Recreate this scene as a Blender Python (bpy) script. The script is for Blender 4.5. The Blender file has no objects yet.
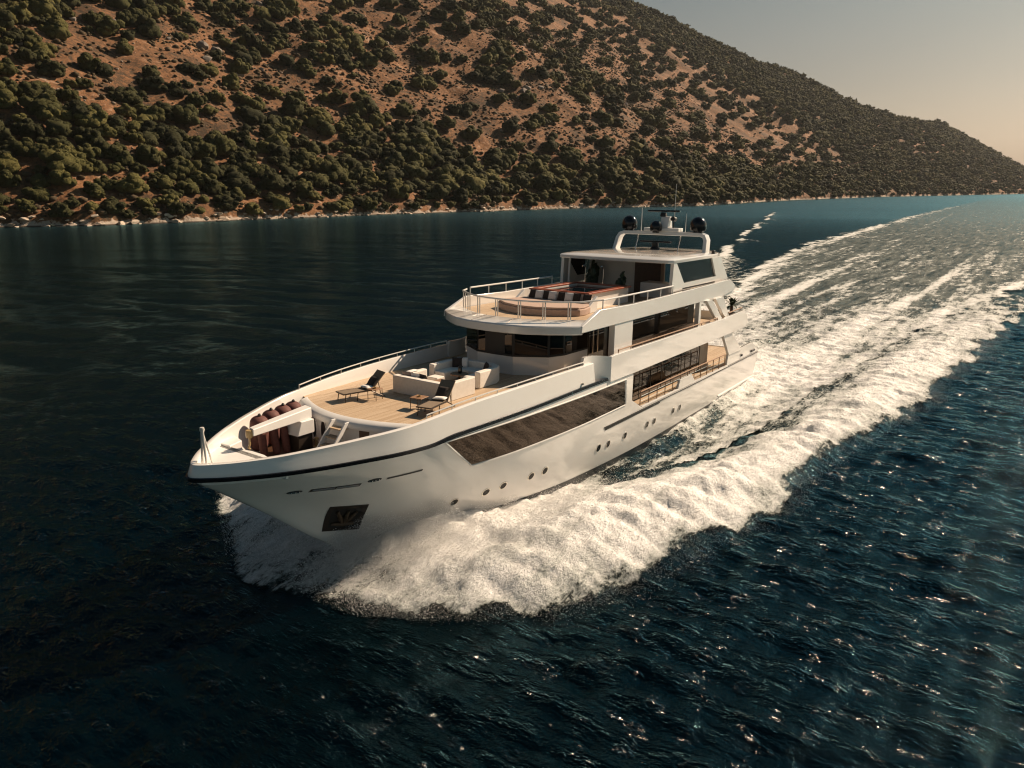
import bpy, math
import numpy as np
from mathutils import Matrix, Vector
RNG = np.random.default_rng(7)
R = math.radians
SC = bpy.context.scene
COL = SC.collection

# ------------------------------------------------------------------ camera, sky, sun, exposure
cam = bpy.data.objects.new('camera', bpy.data.cameras.new('camera'))
COL.objects.link(cam)
cam.location = (0, 0, 12.867)
cam.rotation_euler = (R(90 - 14.8153), 0, 0)
cam.data.sensor_width = 36.0
cam.data.lens = 36.0 * 744.81 / 1024
cam.data.clip_start = 0.5
cam.data.clip_end = 20000
SC.camera = cam

SUN_AZ, SUN_EL = 57.5, 36.5
world = bpy.data.worlds.new('World'); SC.world = world; world.use_nodes = True
wn, wl = world.node_tree.nodes, world.node_tree.links
wn.clear()
sky = wn.new('ShaderNodeTexSky'); sky.sky_type = 'NISHITA'; sky.sun_disc = False
sky.sun_elevation = R(SUN_EL); sky.sun_rotation = R(SUN_AZ); sky.dust_density = 3.0; sky.air_density = 1.0; sky.ozone_density = 1.5
hs = wn.new('ShaderNodeHueSaturation'); hs.inputs['Saturation'].default_value = 0.55
tc = wn.new('ShaderNodeTexCoord'); sx = wn.new('ShaderNodeSeparateXYZ')
rp = wn.new('ShaderNodeValToRGB')
e = rp.color_ramp.elements
e[0].position = 0.0; e[0].color = (0.88, 0.70, 0.56, 1)
e[1].position = 1.0; e[1].color = (0.15, 0.31, 0.42, 1)
k = rp.color_ramp.elements.new(0.12); k.color = (0.62, 0.57, 0.49, 1)
k = rp.color_ramp.elements.new(0.28); k.color = (0.36, 0.45, 0.43, 1)
k = rp.color_ramp.elements.new(0.5); k.color = (0.17, 0.37, 0.46, 1)
mx = wn.new('ShaderNodeMix'); mx.data_type = 'RGBA'; mx.blend_type = 'MULTIPLY'; mx.inputs['Factor'].default_value = 1.0
bg = wn.new('ShaderNodeBackground'); bg.inputs['Strength'].default_value = 0.052
wo = wn.new('ShaderNodeOutputWorld')
wl.new(sky.outputs[0], hs.inputs['Color']); wl.new(tc.outputs['Generated'], sx.inputs[0]); wl.new(sx.outputs['Z'], rp.inputs[0])
wl.new(hs.outputs[0], mx.inputs[6]); wl.new(rp.outputs[0], mx.inputs[7]); wl.new(mx.outputs[2], bg.inputs[0]); wl.new(bg.outputs[0], wo.inputs[0])

sun = bpy.data.objects.new('sun', bpy.data.lights.new('sun', 'SUN')); COL.objects.link(sun)
sun.data.energy = 5.0; sun.data.angle = R(0.5); sun.data.color = (1.0, 0.76, 0.54)
sd = Vector((math.sin(R(SUN_AZ)) * math.cos(R(SUN_EL)), math.cos(R(SUN_AZ)) * math.cos(R(SUN_EL)), math.sin(R(SUN_EL))))
sun.rotation_euler = sd.to_track_quat('Z', 'Y').to_euler()
sun.location = (60, 40, 120)

vs = SC.view_settings
vs.view_transform = 'Standard'; vs.look = 'None'; vs.gamma = 1; vs.use_curve_mapping = False; vs.exposure = 0.66
SC.cycles.max_bounces = 6; SC.cycles.transparent_max_bounces = 12; SC.cycles.volume_bounces = 0
SC.cycles.sample_clamp_indirect = 4.0; SC.cycles.sample_clamp_direct = 60.0
SC.cycles.use_denoising = True; SC.cycles.filter_width = 1.15

# ------------------------------------------------------------------ noise
def hash2(ix, iy, seed):
    h = (ix.astype(np.int64) * 374761393 + iy.astype(np.int64) * 668265263 + seed * 974634777) & 0xffffffff
    h = ((h ^ (h >> 13)) * 1274126177) & 0xffffffff
    h = ((h ^ (h >> 16)) * 2246822519) & 0xffffffff
    return ((h ^ (h >> 15)) & 0xffffff) / float(0xffffff)
def vnoise(x, y, seed=0):
    ix = np.floor(x); iy = np.floor(y); fx = x - ix; fy = y - iy
    fx = fx * fx * fx * (fx * (fx * 6 - 15) + 10); fy = fy * fy * fy * (fy * (fy * 6 - 15) + 10)
    a = hash2(ix, iy, seed); b = hash2(ix + 1, iy, seed); c = hash2(ix, iy + 1, seed); d = hash2(ix + 1, iy + 1, seed)
    return (a * (1 - fx) + b * fx) * (1 - fy) + (c * (1 - fx) + d * fx) * fy * 1.0
def fbm(x, y, seed=0, octs=4, gain=.5):
    s = 0; amp = 1; tot = 0; ca, sa = math.cos(.7), math.sin(.7)
    for o in range(octs):
        s = s + amp * (vnoise(x, y, seed + o * 17) - .5); tot += amp * .5
        x, y = (ca * x - sa * y) * 2.03 + 5.1, (sa * x + ca * y) * 2.03 + 1.7; amp *= gain
    return s / tot
def sstep(a, b, x):
    t = np.clip((x - a) / (b - a), 0, 1); return t * t * (3 - 2 * t)

# ------------------------------------------------------------------ materials
def mat(name, base=(.8, .8, .8), rough=.5, metal=0., **kw):
    m = bpy.data.materials.new(name); m.use_nodes = True
    b = m.node_tree.nodes['Principled BSDF']
    b.inputs['Base Color'].default_value = (*base, 1); b.inputs['Roughness'].default_value = rough; b.inputs['Metallic'].default_value = metal
    for kk, v in kw.items(): b.inputs[kk.replace('_', ' ')].default_value = v
    return m
def nd(m, t, **kw):
    n = m.node_tree.nodes.new(t)
    for kk, v in kw.items(): setattr(n, kk, v)
    return n
def lk(m, a, b): m.node_tree.links.new(a, b)
def bsdf(m): return m.node_tree.nodes['Principled BSDF']
def noise_node(m, scale, detail=4, rough=.55, coord='Object', mapscale=None, rot=0, attr=None):
    t = nd(m, 'ShaderNodeTexCoord'); n = nd(m, 'ShaderNodeTexNoise')
    n.inputs['Scale'].default_value = scale; n.inputs['Detail'].default_value = detail; n.inputs['Roughness'].default_value = rough
    src = t.outputs[coord]
    if mapscale or rot:
        mp = nd(m, 'ShaderNodeMapping'); mp.inputs['Scale'].default_value = mapscale or (1, 1, 1); mp.inputs['Rotation'].default_value = (0, 0, rot)
        lk(m, src, mp.inputs[0]); src = mp.outputs[0]
    lk(m, src, n.inputs['Vector']); return n
def ramp(m, src, stops):
    r = nd(m, 'ShaderNodeValToRGB'); els = r.color_ramp.elements
    while len(els) < len(stops): els.new(.5)
    for el, (p, c) in zip(els, stops): el.position = p; el.color = (*c, 1)
    lk(m, src, r.inputs[0]); return r
def bump(m, src, strength=.3, dist=.02, normal=None):
    b = nd(m, 'ShaderNodeBump'); b.inputs['Strength'].default_value = strength; b.inputs['Distance'].default_value = dist
    lk(m, src, b.inputs['Height'])
    if normal is not None: lk(m, normal, b.inputs['Normal'])
    return b
def mottled(name, c0, c1, scale, rough=.6, bmp=.2, bd=.01, **kw):
    m = mat(name, c0, rough, **kw); n = noise_node(m, scale); r = ramp(m, n.outputs[0], [(.3, c0), (.7, c1)])
    lk(m, r.outputs[0], bsdf(m).inputs['Base Color'])
    if bmp: lk(m, bump(m, n.outputs[0], bmp, bd).outputs[0], bsdf(m).inputs['Normal'])
    return m
def m_math(m, op, a, b=None, clamp=False):
    n = nd(m, 'ShaderNodeMath', operation=op, use_clamp=clamp)
    for i, v in enumerate((a, b)):
        if v is None: continue
        if isinstance(v, (int, float)): n.inputs[i].default_value = v
        else: lk(m, v, n.inputs[i])
    return n.outputs[0]

MT = {}
MT['hull'] = mottled('white_topcoat', (.72, .70, .67), (.77, .76, .74), .35, .18, 0, Coat_Weight=1.0, Coat_Roughness=.03)
MT['white'] = mottled('white_gelcoat', (.66, .65, .63), (.72, .71, .69), 1.3, .38, 0)
MT['cream'] = mottled('cream_upholstery', (.66, .62, .56), (.73, .69, .64), 9, .85, .25, .01)
MT['pad'] = mottled('beige_pad_fabric', (.38, .275, .225), (.45, .33, .27), 8, .9, .25, .01)
MT['darkfab'] = mottled('dark_brown_fabric', (.022, .017, .015), (.045, .034, .03), 14, .9, .3, .01)
MT['whitefab'] = mottled('white_fabric', (.72, .69, .65), (.8, .78, .74), 12, .9, .3, .01)
MT['fender'] = mottled('maroon_fender_cover', (.085, .028, .024), (.13, .045, .036), 10, .75, .3, .01)
MT['black'] = mat('black_gloss', (.008, .008, .009), .12)
MT['blackmat'] = mat('black_matte', (.012, .011, .011), .5)
MT['dark'] = mat('dark_interior', (.02, .014, .011), .6)
MT['steel'] = mat('polished_steel', (.72, .68, .62), .16, 1.0)
MT['railing'] = mat('pale_railing', (.70, .67, .63), .3, .35)
MT['chrome'] = mat('bright_fairlead', (.92, .92, .90), .12, 1.0)
MT['bronze'] = mottled('bronze_fitting', (.30, .20, .09), (.42, .30, .14), 20, .35, .1)
MT['rust'] = mottled('weathered_iron', (.035, .02, .010), (.075, .043, .02), 9, .6, .2)
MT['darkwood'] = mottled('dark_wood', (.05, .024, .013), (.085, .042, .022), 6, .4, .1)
MT['redwood'] = mottled('red_varnished_wood', (.27, .060, .028), (.36, .09, .04), 7, .3, .1, Coat_Weight=.5)
MT['wood'] = mottled('oiled_wood', (.22, .12, .065), (.31, .18, .10), 12, .5, .2)
MT['sling'] = mottled('taupe_sling_fabric', (.17, .125, .085), (.23, .175, .12), 30, .8, .2)
MT['taupe'] = mat('taupe_metal', (.05, .038, .03), .4, .5)
MT['tanwall'] = mottled('tan_wall_panel', (.30, .21, .15), (.38, .28, .20), 2, .5, 0)
MT['leafdark'] = mottled('dark_leaf', (.012, .022, .010), (.03, .05, .018), 9, .6, .2)
MT['pot'] = mottled('dark_pot', (.03, .025, .022), (.06, .05, .045), 8, .6, .1)
MT['bluewater'] = mat('pool_water', (.004, .009, .014), .03)
MT['glass'] = mat('dark_tinted_glass', (.042, .035, .03), .02, 1.0)
MT['glassbrown'] = mat('bronze_mirror_glass', (.060, .046, .036), .02, 1.0)
MT['glassdark'] = mat('smoked_glass', (.008, .008, .009), .03, Specular_IOR_Level=.22)
MT['navy'] = mat('dark_navy_stripe', (.008, .009, .012), .25)
MT['boot'] = mat('dark_bottom_paint', (.015, .017, .02), .35)

def teak():
    m = mat('teak_decking', (.45, .30, .18), .6)
    t = nd(m, 'ShaderNodeTexCoord'); s = nd(m, 'ShaderNodeSeparateXYZ'); lk(m, t.outputs['Object'], s.inputs[0])
    f = m_math(m, 'FRACT', m_math(m, 'MULTIPLY', s.outputs['Y'], 1 / .075))
    line = m_math(m, 'LESS_THAN', f, .09)
    pl = m_math(m, 'FLOOR', m_math(m, 'MULTIPLY', s.outputs['Y'], 1 / .075))
    wn_ = nd(m, 'ShaderNodeTexWhiteNoise', noise_dimensions='2D'); cx = nd(m, 'ShaderNodeCombineXYZ')
    lk(m, pl, cx.inputs[0]); lk(m, m_math(m, 'FLOOR', m_math(m, 'MULTIPLY', s.outputs['X'], .55)), cx.inputs[1]); lk(m, cx.outputs[0], wn_.inputs['Vector'])
    n = noise_node(m, 1.0, 6, mapscale=(1.2, 22, 1))
    mixv = m_math(m, 'ADD', m_math(m, 'MULTIPLY', wn_.outputs['Value'], .55), m_math(m, 'MULTIPLY', n.outputs[0], .5))
    r = ramp(m, mixv, [(.1, (.36, .25, .155)), (.5, (.47, .35, .23)), (.95, (.55, .43, .30))])
    mm = nd(m, 'ShaderNodeMix', data_type='RGBA'); lk(m, line, mm.inputs['Factor']); lk(m, r.outputs[0], mm.inputs[6]); mm.inputs[7].default_value = (.11, .07, .045, 1)
    lk(m, mm.outputs[2], bsdf(m).inputs['Base Color']); return m
MT['teak'] = teak()

# ------------------------------------------------------------------ mesh helpers
class MB:
    def __init__(s): s.v = []; s.f = []
    def add(s, vs_, fs_):
        o = len(s.v); s.v += [tuple(map(float, p)) for p in vs_]; s.f += [tuple(i + o for i in f) for f in fs_]; return s
    def box(s, x0, x1, y0, y1, z0, z1):
        return s.add([(x, y, z) for z in (z0, z1) for x, y in ((x0, y0), (x1, y0), (x1, y1), (x0, y1))],
                     [(3, 2, 1, 0), (4, 5, 6, 7), (0, 1, 5, 4), (1, 2, 6, 5), (2, 3, 7, 6), (3, 0, 4, 7)])
    def prism(s, poly, z0, z1):                      # poly in XY (ccw), z may be a function
        n = len(poly); fz0 = z0 if callable(z0) else (lambda x, y: z0); fz1 = z1 if callable(z1) else (lambda x, y: z1)
        vs_ = [(x, y, fz0(x, y)) for x, y in poly] + [(x, y, fz1(x, y)) for x, y in poly]
        return s.add(vs_, [tuple(range(n))[::-1], tuple(range(n, 2 * n))] + [(i, (i + 1) % n, n + (i + 1) % n, n + i) for i in range(n)])
    def prism_y(s, poly, y0, y1):                    # poly in XZ
        n = len(poly); f0 = y0 if callable(y0) else (lambda x, z: y0); f1 = y1 if callable(y1) else (lambda x, z: y1)
        vs_ = [(x, f0(x, z), z) for x, z in poly] + [(x, f1(x, z), z) for x, z in poly]
        return s.add(vs_, [tuple(range(n)), tuple(range(n, 2 * n))[::-1]] + [(i, n + i, n + (i + 1) % n, (i + 1) % n) for i in range(n)])
    def loft(s, rows, closed=False, caps=False):
        n = len(rows[0]); vs_ = [p for r in rows for p in r]; fs_ = []
        for i in range(len(rows) - 1):
            for j in range(n if closed else n - 1):
                k_ = (j + 1) % n; fs_.append((i * n + j, i * n + k_, (i + 1) * n + k_, (i + 1) * n + j))
        if caps: fs_ += [tuple(range(n))[::-1], tuple(range((len(rows) - 1) * n, len(rows) * n))]
        return s.add(vs_, fs_)
    def tube(s, path, r, n=8, caps=True):
        P = [Vector(p) for p in path]; rows = []; up = None
        for i, p in enumerate(P):
            t = (P[min(i + 1, len(P) - 1)] - P[max(i - 1, 0)]).normalized()
            if up is None: up = t.orthogonal().normalized()
            up = (up - t * up.dot(t)).normalized(); b = t.cross(up); rr = r[i] if isinstance(r, (list, tuple)) else r
            rows.append([tuple(p + (up * math.cos(a) + b * math.sin(a)) * rr) for a in np.linspace(0, 2 * math.pi, n, endpoint=False)])
        return s.loft(rows, True, caps)
    def lathe(s, prof, c=(0, 0, 0), n=20):           # prof (r,z)
        rows = [[(c[0] + max(r_, 1e-4) * math.cos(a), c[1] + max(r_, 1e-4) * math.sin(a), c[2] + z) for a in np.linspace(0, 2 * math.pi, n, endpoint=False)] for r_, z in prof]
        return s.loft(rows, True, True)
    def build(s, name, m, parent=None, bev=0, ang=35, seg=2):
        return mk(name, s.v, s.f, m, parent, bev, ang, seg)
def mk(name, v, f, m, parent=None, bev=0, ang=35, seg=2):
    me = bpy.data.meshes.new(name); me.from_pydata(v, [], f); me.validate()
    import bmesh
    b = bmesh.new(); b.from_mesh(me); bmesh.ops.recalc_face_normals(b, faces=b.faces); b.to_mesh(me); b.free()
    return finish(name, me, m, parent, bev, ang, seg)
def finish(name, me, m, parent=None, bev=0, ang=35, seg=2):
    for mm in (m if isinstance(m, (list, tuple)) else [m]): me.materials.append(mm)
    if ang:
        me.polygons.foreach_set('use_smooth', np.ones(len(me.polygons), bool)); me.set_sharp_from_angle(angle=R(ang))
    o = bpy.data.objects.new(name, me); COL.objects.link(o); o.parent = parent
    if bev:
        bm_ = o.modifiers.new('edge', 'BEVEL'); bm_.width = bev; bm_.segments = seg; bm_.limit_method = 'ANGLE'; bm_.angle_limit = R(40); bm_.harden_normals = True
    return o
def np_mesh(name, v, f, m, kind=None, smooth=True, parent=None):
    """fast mesh from arrays; f is (n,3) or (n,4)"""
    me = bpy.data.meshes.new(name); nf, k_ = f.shape
    me.vertices.add(len(v)); me.vertices.foreach_set('co', np.ascontiguousarray(v, np.float32).ravel())
    me.loops.add(nf * k_); me.loops.foreach_set('vertex_index', np.ascontiguousarray(f, np.int32).ravel())
    me.polygons.add(nf); me.polygons.foreach_set('loop_start', np.arange(0, nf * k_, k_, dtype=np.int32))
    me.update(calc_edges=True)
    if smooth: me.polygons.foreach_set('use_smooth', np.ones(nf, bool))
    if m is not None: me.materials.append(m)
    o = bpy.data.objects.new(name, me); COL.objects.link(o); o.parent = parent
    if kind: o['kind'] = kind
    return o
def attr(o, name, vals):
    a = o.data.attributes.new(name, 'FLOAT', 'POINT'); a.data.foreach_set('value', np.ascontiguousarray(vals, np.float32))
def tag(o, label, cat, group=None):
    o['label'] = label; o['category'] = cat
    if group: o['group'] = group
    return o
def empty(name, label, cat, M, group=None):
    o = bpy.data.objects.new(name, None); COL.objects.link(o); o.empty_display_size = .3
    o.matrix_world = M; return tag(o, label, cat, group)

# ------------------------------------------------------------------ the yacht's frame (X to the bow, Y to port, Z up) and its hull form
PSI, TRIM = R(234.6924), R(1.30035)
YM = Matrix.Translation((13.84543, 52.56385, -1.0404)) @ Matrix.Rotation(PSI, 4, 'Z') @ Matrix.Rotation(-TRIM, 4, 'Y')
def pch(xs, ys):                                    # monotone cubic through points
    xs = np.array(xs, float); ys = np.array(ys, float); h = np.diff(xs); d = np.diff(ys) / h; m = np.zeros(len(xs))
    for i in range(1, len(xs) - 1):
        if d[i - 1] * d[i] > 0:
            w1 = 2 * h[i] + h[i - 1]; w2 = h[i] + 2 * h[i - 1]; m[i] = (w1 + w2) / (w1 / d[i - 1] + w2 / d[i])
    m[0] = d[0]; m[-1] = d[-1]
    def f(x):
        x = np.clip(x, xs[0], xs[-1]); i = np.clip(np.searchsorted(xs, x) - 1, 0, len(h) - 1); t = (x - xs[i]) / h[i]
        return (2*t**3 - 3*t**2 + 1) * ys[i] + (t**3 - 2*t**2 + t) * h[i] * m[i] + (-2*t**3 + 3*t**2) * ys[i+1] + (t**3 - t**2) * h[i] * m[i+1]
    return f
STEM = pch([-1, .7, 1.6, 2.95, 4.4, 4.9, 5.3], [33.9, 34.9, 36.0, 37.6, 39.45, 40.08, 39.95])
def lev(L, pts):
    s = [math.sqrt(max(0, 1 - x / L)) for x, _ in pts][::-1]; return pch(s, [y for _, y in pts][::-1])
LV = [(-.8, lev(33.9, [(0, 3.1), (17, 3.35), (23, 2.95), (28, 2.0), (31, 1.1), (33.9, 0)])),
      (.7, lev(34.9, [(0, 3.5), (17, 3.72), (24, 3.42), (28, 2.75), (31, 1.8), (33.3, .75), (34.9, 0)])),
      (2.95, lev(37.6, [(0, 3.84), (14, 4.0), (22.6, 4.0), (28, 3.66), (32, 2.75), (35, 1.5), (36.6, .62), (37.6, 0)])),
      (4.9, lev(40.08, [(0, 3.87), (10, 4.04), (24, 4.04), (28, 3.93), (31.3, 3.7), (34.35, 3.35), (36.2, 2.74), (37.86, 1.97), (39.26, 1.0), (39.85, .42), (40.08, 0)]))]
def hy(X, Z):                                       # half beam of the hull at station X and height Z
    X, Z = np.broadcast_arrays(np.asarray(X, float), np.asarray(Z, float)); S = np.sqrt(np.clip(1 - X / STEM(Z), 0, 1))
    ys = [l(S) for _, l in LV]; zs = [z for z, _ in LV]; out = np.zeros(X.shape); z = np.clip(Z, zs[0], zs[-1])
    m = [(ys[1] - ys[0]) / (zs[1] - zs[0])]
    for i in (1, 2): m.append(((ys[i] - ys[i-1]) / (zs[i] - zs[i-1]) + (ys[i+1] - ys[i]) / (zs[i+1] - zs[i])) / 2)
    m.append((ys[3] - ys[2]) / (zs[3] - zs[2]) * .8)
    for i in range(3):
        h = zs[i+1] - zs[i]; t = (z - zs[i]) / h
        v = (2*t**3 - 3*t**2 + 1) * ys[i] + (t**3 - 2*t**2 + t) * h * m[i] + (-2*t**3 + 3*t**2) * ys[i+1] + (t**3 - t**2) * h * m[i+1]
        out = np.where((t >= 0) & (t <= 1), v, out)
    return np.maximum(out - np.clip(Z - 4.9, 0, 2) * .13 * np.clip((40.2 - X) / 1.5, 0, 1), 0)

# ------------------------------------------------------------------ the sea: one graded sheet in the yacht's track frame
def graded(lo, hi, st, flo, fhi, g=1.055):
    mid = list(np.arange(lo, hi, st)); a = []; x = mid[0]; d = st
    while x > flo: d *= g; x -= d; a.append(x)
    b = []; x = mid[-1]; d = st
    while x < fhi: d *= g; x += d; b.append(x)
    return np.array(a[::-1] + mid + b)
def tail(d, cap, to, g1, far):                     # widening steps, held at a cap as far as 'to', then widening again
    x = 0; out = []
    while x < far: d = min(d * g1, cap) if x < to else d * 1.06; x += d; out.append(x)
    return np.array(out)
def graded2(lo, hi, st, l_, h_): return np.concatenate([lo - tail(st, *l_)[::-1], np.arange(lo, hi + 1e-6, st), hi + tail(st, *h_)])
gx = graded2(-34, 46, .15, (1.4, 420, 1.02, 7000), (.9, 20, 1.03, 7000)); gy = graded2(-13, 22, .15, (.9, 90, 1.03, 7000), (.9, 60, 1.03, 7000))
X, Y = np.meshgrid(gx, gy, indexing='ij'); sp = np.maximum(np.gradient(gx)[:, None], np.gradient(gy)[None, :])
cp, sp_ = math.cos(PSI), math.sin(PSI)
WX = 13.84543 + X * cp - Y * sp_; WY = 52.56385 + X * sp_ + Y * cp
H = np.zeros_like(X)
rr = np.random.default_rng(3)
for i in range(34):
    lam = 1.1 * 1.105 ** i * rr.uniform(.93, 1.07); th = math.atan2(.9, .42) + rr.normal(0, .42 if lam > 4 else .72); kx, ky = math.cos(th) * 2 * math.pi / lam, math.sin(th) * 2 * math.pi / lam
    amp = .0200 * lam ** .5 * (math.exp(-(lam / 3.2) ** 2) + .13); ph = kx * WX + ky * WY + rr.uniform(0, 6.28) + 2.4 * fbm(WX / lam / 3.2, WY / lam / 3.2, 60 + i, 2)
    H += amp * (np.sin(ph) + .25 * np.cos(2 * ph)) * np.clip(lam / sp / 3.5 - 1, 0, 1)
A = np.abs(Y); hull_w = np.where((X > 0) & (X < 34.9), hy(np.clip(X, 0, 34.85), .7), 0)
jit = fbm(X / 2.6, Y / 2.0, 11, 4) * .9 + fbm(X / 9, Y / 9, 12, 2) * .7
outer = np.interp(X, [-320, -140, -90, -50, -30, -18, -7, 5, 12, 18, 25, 28, 31, 33.5, 35, 36, 37, 37.7], [36, 25, 22, 19.5, 17.6, 16.2, 14.8, 13.9, 12.9, 11.9, 11.0, 10.4, 9.3, 8.0, 6.2, 4.4, 2.2, 0])
inner = np.interp(X, [-320, -140, -92, -51, -26, -6, 4, 11, 16, 20, 25, 34.9], [26, 15, 13.5, 11.7, 9.1, 8.1, 7.9, 7.6, 7.0, 5.8, 3.4, 0])
t = np.clip((A - inner) / np.maximum(outer - inner, .1), 0, 1)
amp = np.interp(X, [-150, -60, -20, 0, 12, 24, 30, 34, 36.5], [0, .12, .32, .5, .65, .95, .9, .55, 0])
H += amp * np.sin(np.pi * t ** 1.25) ** 1.2
H -= .42 * np.interp(X, [-25, -8, 6, 16, 22], [0, .7, 1, 1, 0]) * sstep(0, 1, (A - hull_w + .2) / 1.2) * (1 - sstep(.75, 1.1, A / inner))
dh = A - hull_w
H += .85 * np.exp(-((X - 31.8) / 3.0) ** 2) * np.exp(-(np.maximum(dh, 0) / 1.5) ** 2) * (X < 35.5)
H += .45 * np.exp(-((X + 8) / 5) ** 2 - (Y / 3) ** 2)
# foam density
Aj = A + jit - 1.6 * (Y < 0) * sstep(28, 33, X)
F = sstep(-.3, 1.0, Aj - inner) * (1 - sstep(-1.4, .7, Aj - outer)) * np.interp(X, [-150, -60, -35, -20, 0, 29, 33, 36, 37.6], [.25, .45, .70, .86, .9, .92, .80, .66, .5])
F = np.where(X > 24, np.maximum(F, (1 - sstep(-1.6, .7, Aj - outer)) * np.interp(X, [24, 29, 33, 36, 37.6], [.92, .92, .80, .66, .5]) * (X < 37.6)), F)
st = fbm(X / 14, Y / 1.1, 21, 4)
w = np.interp(X, [-900, -312, -190, -130, -83, -44, -20, 0], [46, 34, 30, 27, 22, 13.5, 10.5, 9.0])
wake = np.interp(X, [-1500, -700, -300, -150, -60, -15, -1, 0], [0, .24, .32, .37, .45, .62, .85, 0]) * (1 - sstep(.86, 1.08, (A + jit * np.clip(w / 12, .5, 3)) / w))
edge = np.exp(-((A + jit * 1.2 - w * .93) / (w * .07 + .6)) ** 2) * np.interp(X, [-700, -300, -30, -10], [.1, .34, .3, 0])
side = np.exp(-((A - 4.4 - np.maximum(-X, 0) * .045) / 1.0) ** 2) * np.interp(X, [-120, -30, -2, 6, 9], [.1, .3, .55, .5, 0])
F2 = np.where(X < 0, wake + edge + .22 * st * (wake > .03), 0) + side
trough = np.interp(X, [-2, 2, 10, 22, 25], [.78, .74, .64, .52, .78]) * (A < inner) * (X > -2) + .2 * st * (X > -2) * (A < inner)
F = F * np.where(X < 27, 1 - .36 * (1 - sstep(.08, .5, t)) * sstep(27, 21, X) * (X > -40), 1)
F = F * (1 + .24 * fbm(X / 3.4, Y / 1.3, 91, 4) - .05)
F = np.clip(np.maximum(np.maximum(F, F2), np.where(X > -2, trough, 0) * (A < inner)), 0, 1.1)
# the two arms of the wake: broken ribbons of white water with tails trailing inwards
for sgn in (-1, 1):
    yy = Y * sgn - (8 - .26 * X) + 2.2 * fbm(X / 16, Y / 30, 101 + sgn, 3)
    pk_ = sstep(-.25, .45, fbm(X / 13 + sgn * 7, Y * 0, 105, 2)); on = np.interp(X, [-460, -330, -60, -22], [0, .8, 1, 0])
    H += .5 * np.exp(-((yy + .5) / 2.4) ** 2) * on * (.35 + .65 * pk_)
    F = np.maximum(F, on * (.40 + .46 * pk_) * np.exp(-(yy / 1.7) ** 2))
    tl = np.clip(-yy / 16, 0, 1); ph_ = fbm((X + yy * 1.6) / 11 + sgn * 3, yy / 60, 109, 2)
    F = np.maximum(F, on * (yy < 0) * (yy > -16) * .62 * (1 - tl) ** 1.2 * sstep(.12, .42, ph_))
F = np.where((X > -14) & (X < 7) & (A < inner + 1.8) & (dh > -.2), np.maximum(F, .52 + .1 * st), F)
lump = (fbm(X / .75, Y / .6, 31, 4, .75) * .20 + fbm(X / 4.5, Y / 2.0, 33, 3) * .15 + .10 * st)
fine = np.clip(.6 / sp, 0, 1)
Hf = H + np.clip(F, 0, 1) ** 1.5 * lump * fine * np.interp(X, [-120, -20, 10, 30, 36], [.4, .8, 1, 1.25, 1.0])
H = np.where(F > .02, np.minimum(H, Hf) - .035 * np.clip(F * 6, 0, 1), H)
inside = (dh < -.25) & (X > 0) & (X < 34.5)
H = np.where(inside, np.minimum(H, .1), H); Hf = np.where(inside, np.minimum(Hf, .1), Hf)
nx, ny = X.shape; idx = np.arange(nx * ny).reshape(nx, ny)
quads = np.stack([idx[:-1, :-1], idx[1:, :-1], idx[1:, 1:], idx[:-1, 1:]], -1).reshape(-1, 4)

mw = mat('sea_water', (.0001, .0017, .0028), .05, IOR=1.333)
n1 = noise_node(mw, 1.7, 5, .58, 'Object', (1.25, .5, 1), R(-8)); n2 = noise_node(mw, 5.0, 4, .6, 'Object', (1.2, .6, 1), R(12)); n3 = noise_node(mw, .02, 3, .5, 'Object', (1.3, .5, 1))
cam_d = nd(mw, 'ShaderNodeTexCoord')
b1 = bump(mw, n1.outputs[0], .9, .30); b2 = bump(mw, n2.outputs[0], .9, .07, b1.outputs[0])
n4 = noise_node(mw, 8.0, 1, .4); n5 = noise_node(mw, 1.5, 3, .6, 'Object', (1.2, .6, 1))
mk5 = nd(mw, 'ShaderNodeMapRange', interpolation_type='SMOOTHSTEP'); lk(mw, n5.outputs[0], mk5.inputs[0]); mk5.inputs[1].default_value = .54; mk5.inputs[2].default_value = .66
b2 = bump(mw, m_math(mw, 'MULTIPLY', n4.outputs[0], mk5.outputs[0]), 1.0, .05, b2.outputs[0])
vl = nd(mw, 'ShaderNodeVectorMath', operation='LENGTH'); lk(mw, cam_d.outputs['Object'], vl.inputs[0])
wr = nd(mw, 'ShaderNodeMapRange'); lk(mw, vl.outputs['Value'], wr.inputs[0]); wr.inputs[1].default_value = 60; wr.inputs[2].default_value = 320; wr.inputs[3].default_value = .035; wr.inputs[4].default_value = .24; wr2 = m_math(mw, 'ADD', wr.outputs[0], m_math(mw, 'MULTIPLY', mk5.outputs[0], .0))
lk(mw, m_math(mw, 'ADD', m_math(mw, 'MULTIPLY', n3.outputs[0], .7), .45), b1.inputs['Strength'])
lk(mw, b2.outputs[0], bsdf(mw).inputs['Normal']); bsdf(mw).inputs['Specular IOR Level'].default_value = 0.0; wg = nd(mw, 'ShaderNodeBsdfGlossy'); wg.inputs['Color'].default_value = (.44, .84, .97, 1); lk(mw, wr2, wg.inputs['Roughness']); lk(mw, b2.outputs[0], wg.inputs['Normal'])
wf = nd(mw, 'ShaderNodeFresnel'); wf.inputs['IOR'].default_value = 1.333; lk(mw, b2.outputs[0], wf.inputs['Normal']); wm = nd(mw, 'ShaderNodeMixShader'); lk(mw, m_math(mw, 'MULTIPLY', wf.outputs[0], .85), wm.inputs[0]); lk(mw, bsdf(mw).outputs[0], wm.inputs[1]); # capillary ripples: small facets of the surface, each tilted its own way, that flash in the sun
vo_ = nd(mw, 'ShaderNodeTexVoronoi'); vo_.inputs['Scale'].default_value = 7.5; lk(mw, cam_d.outputs['Object'], vo_.inputs['Vector'])
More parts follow.
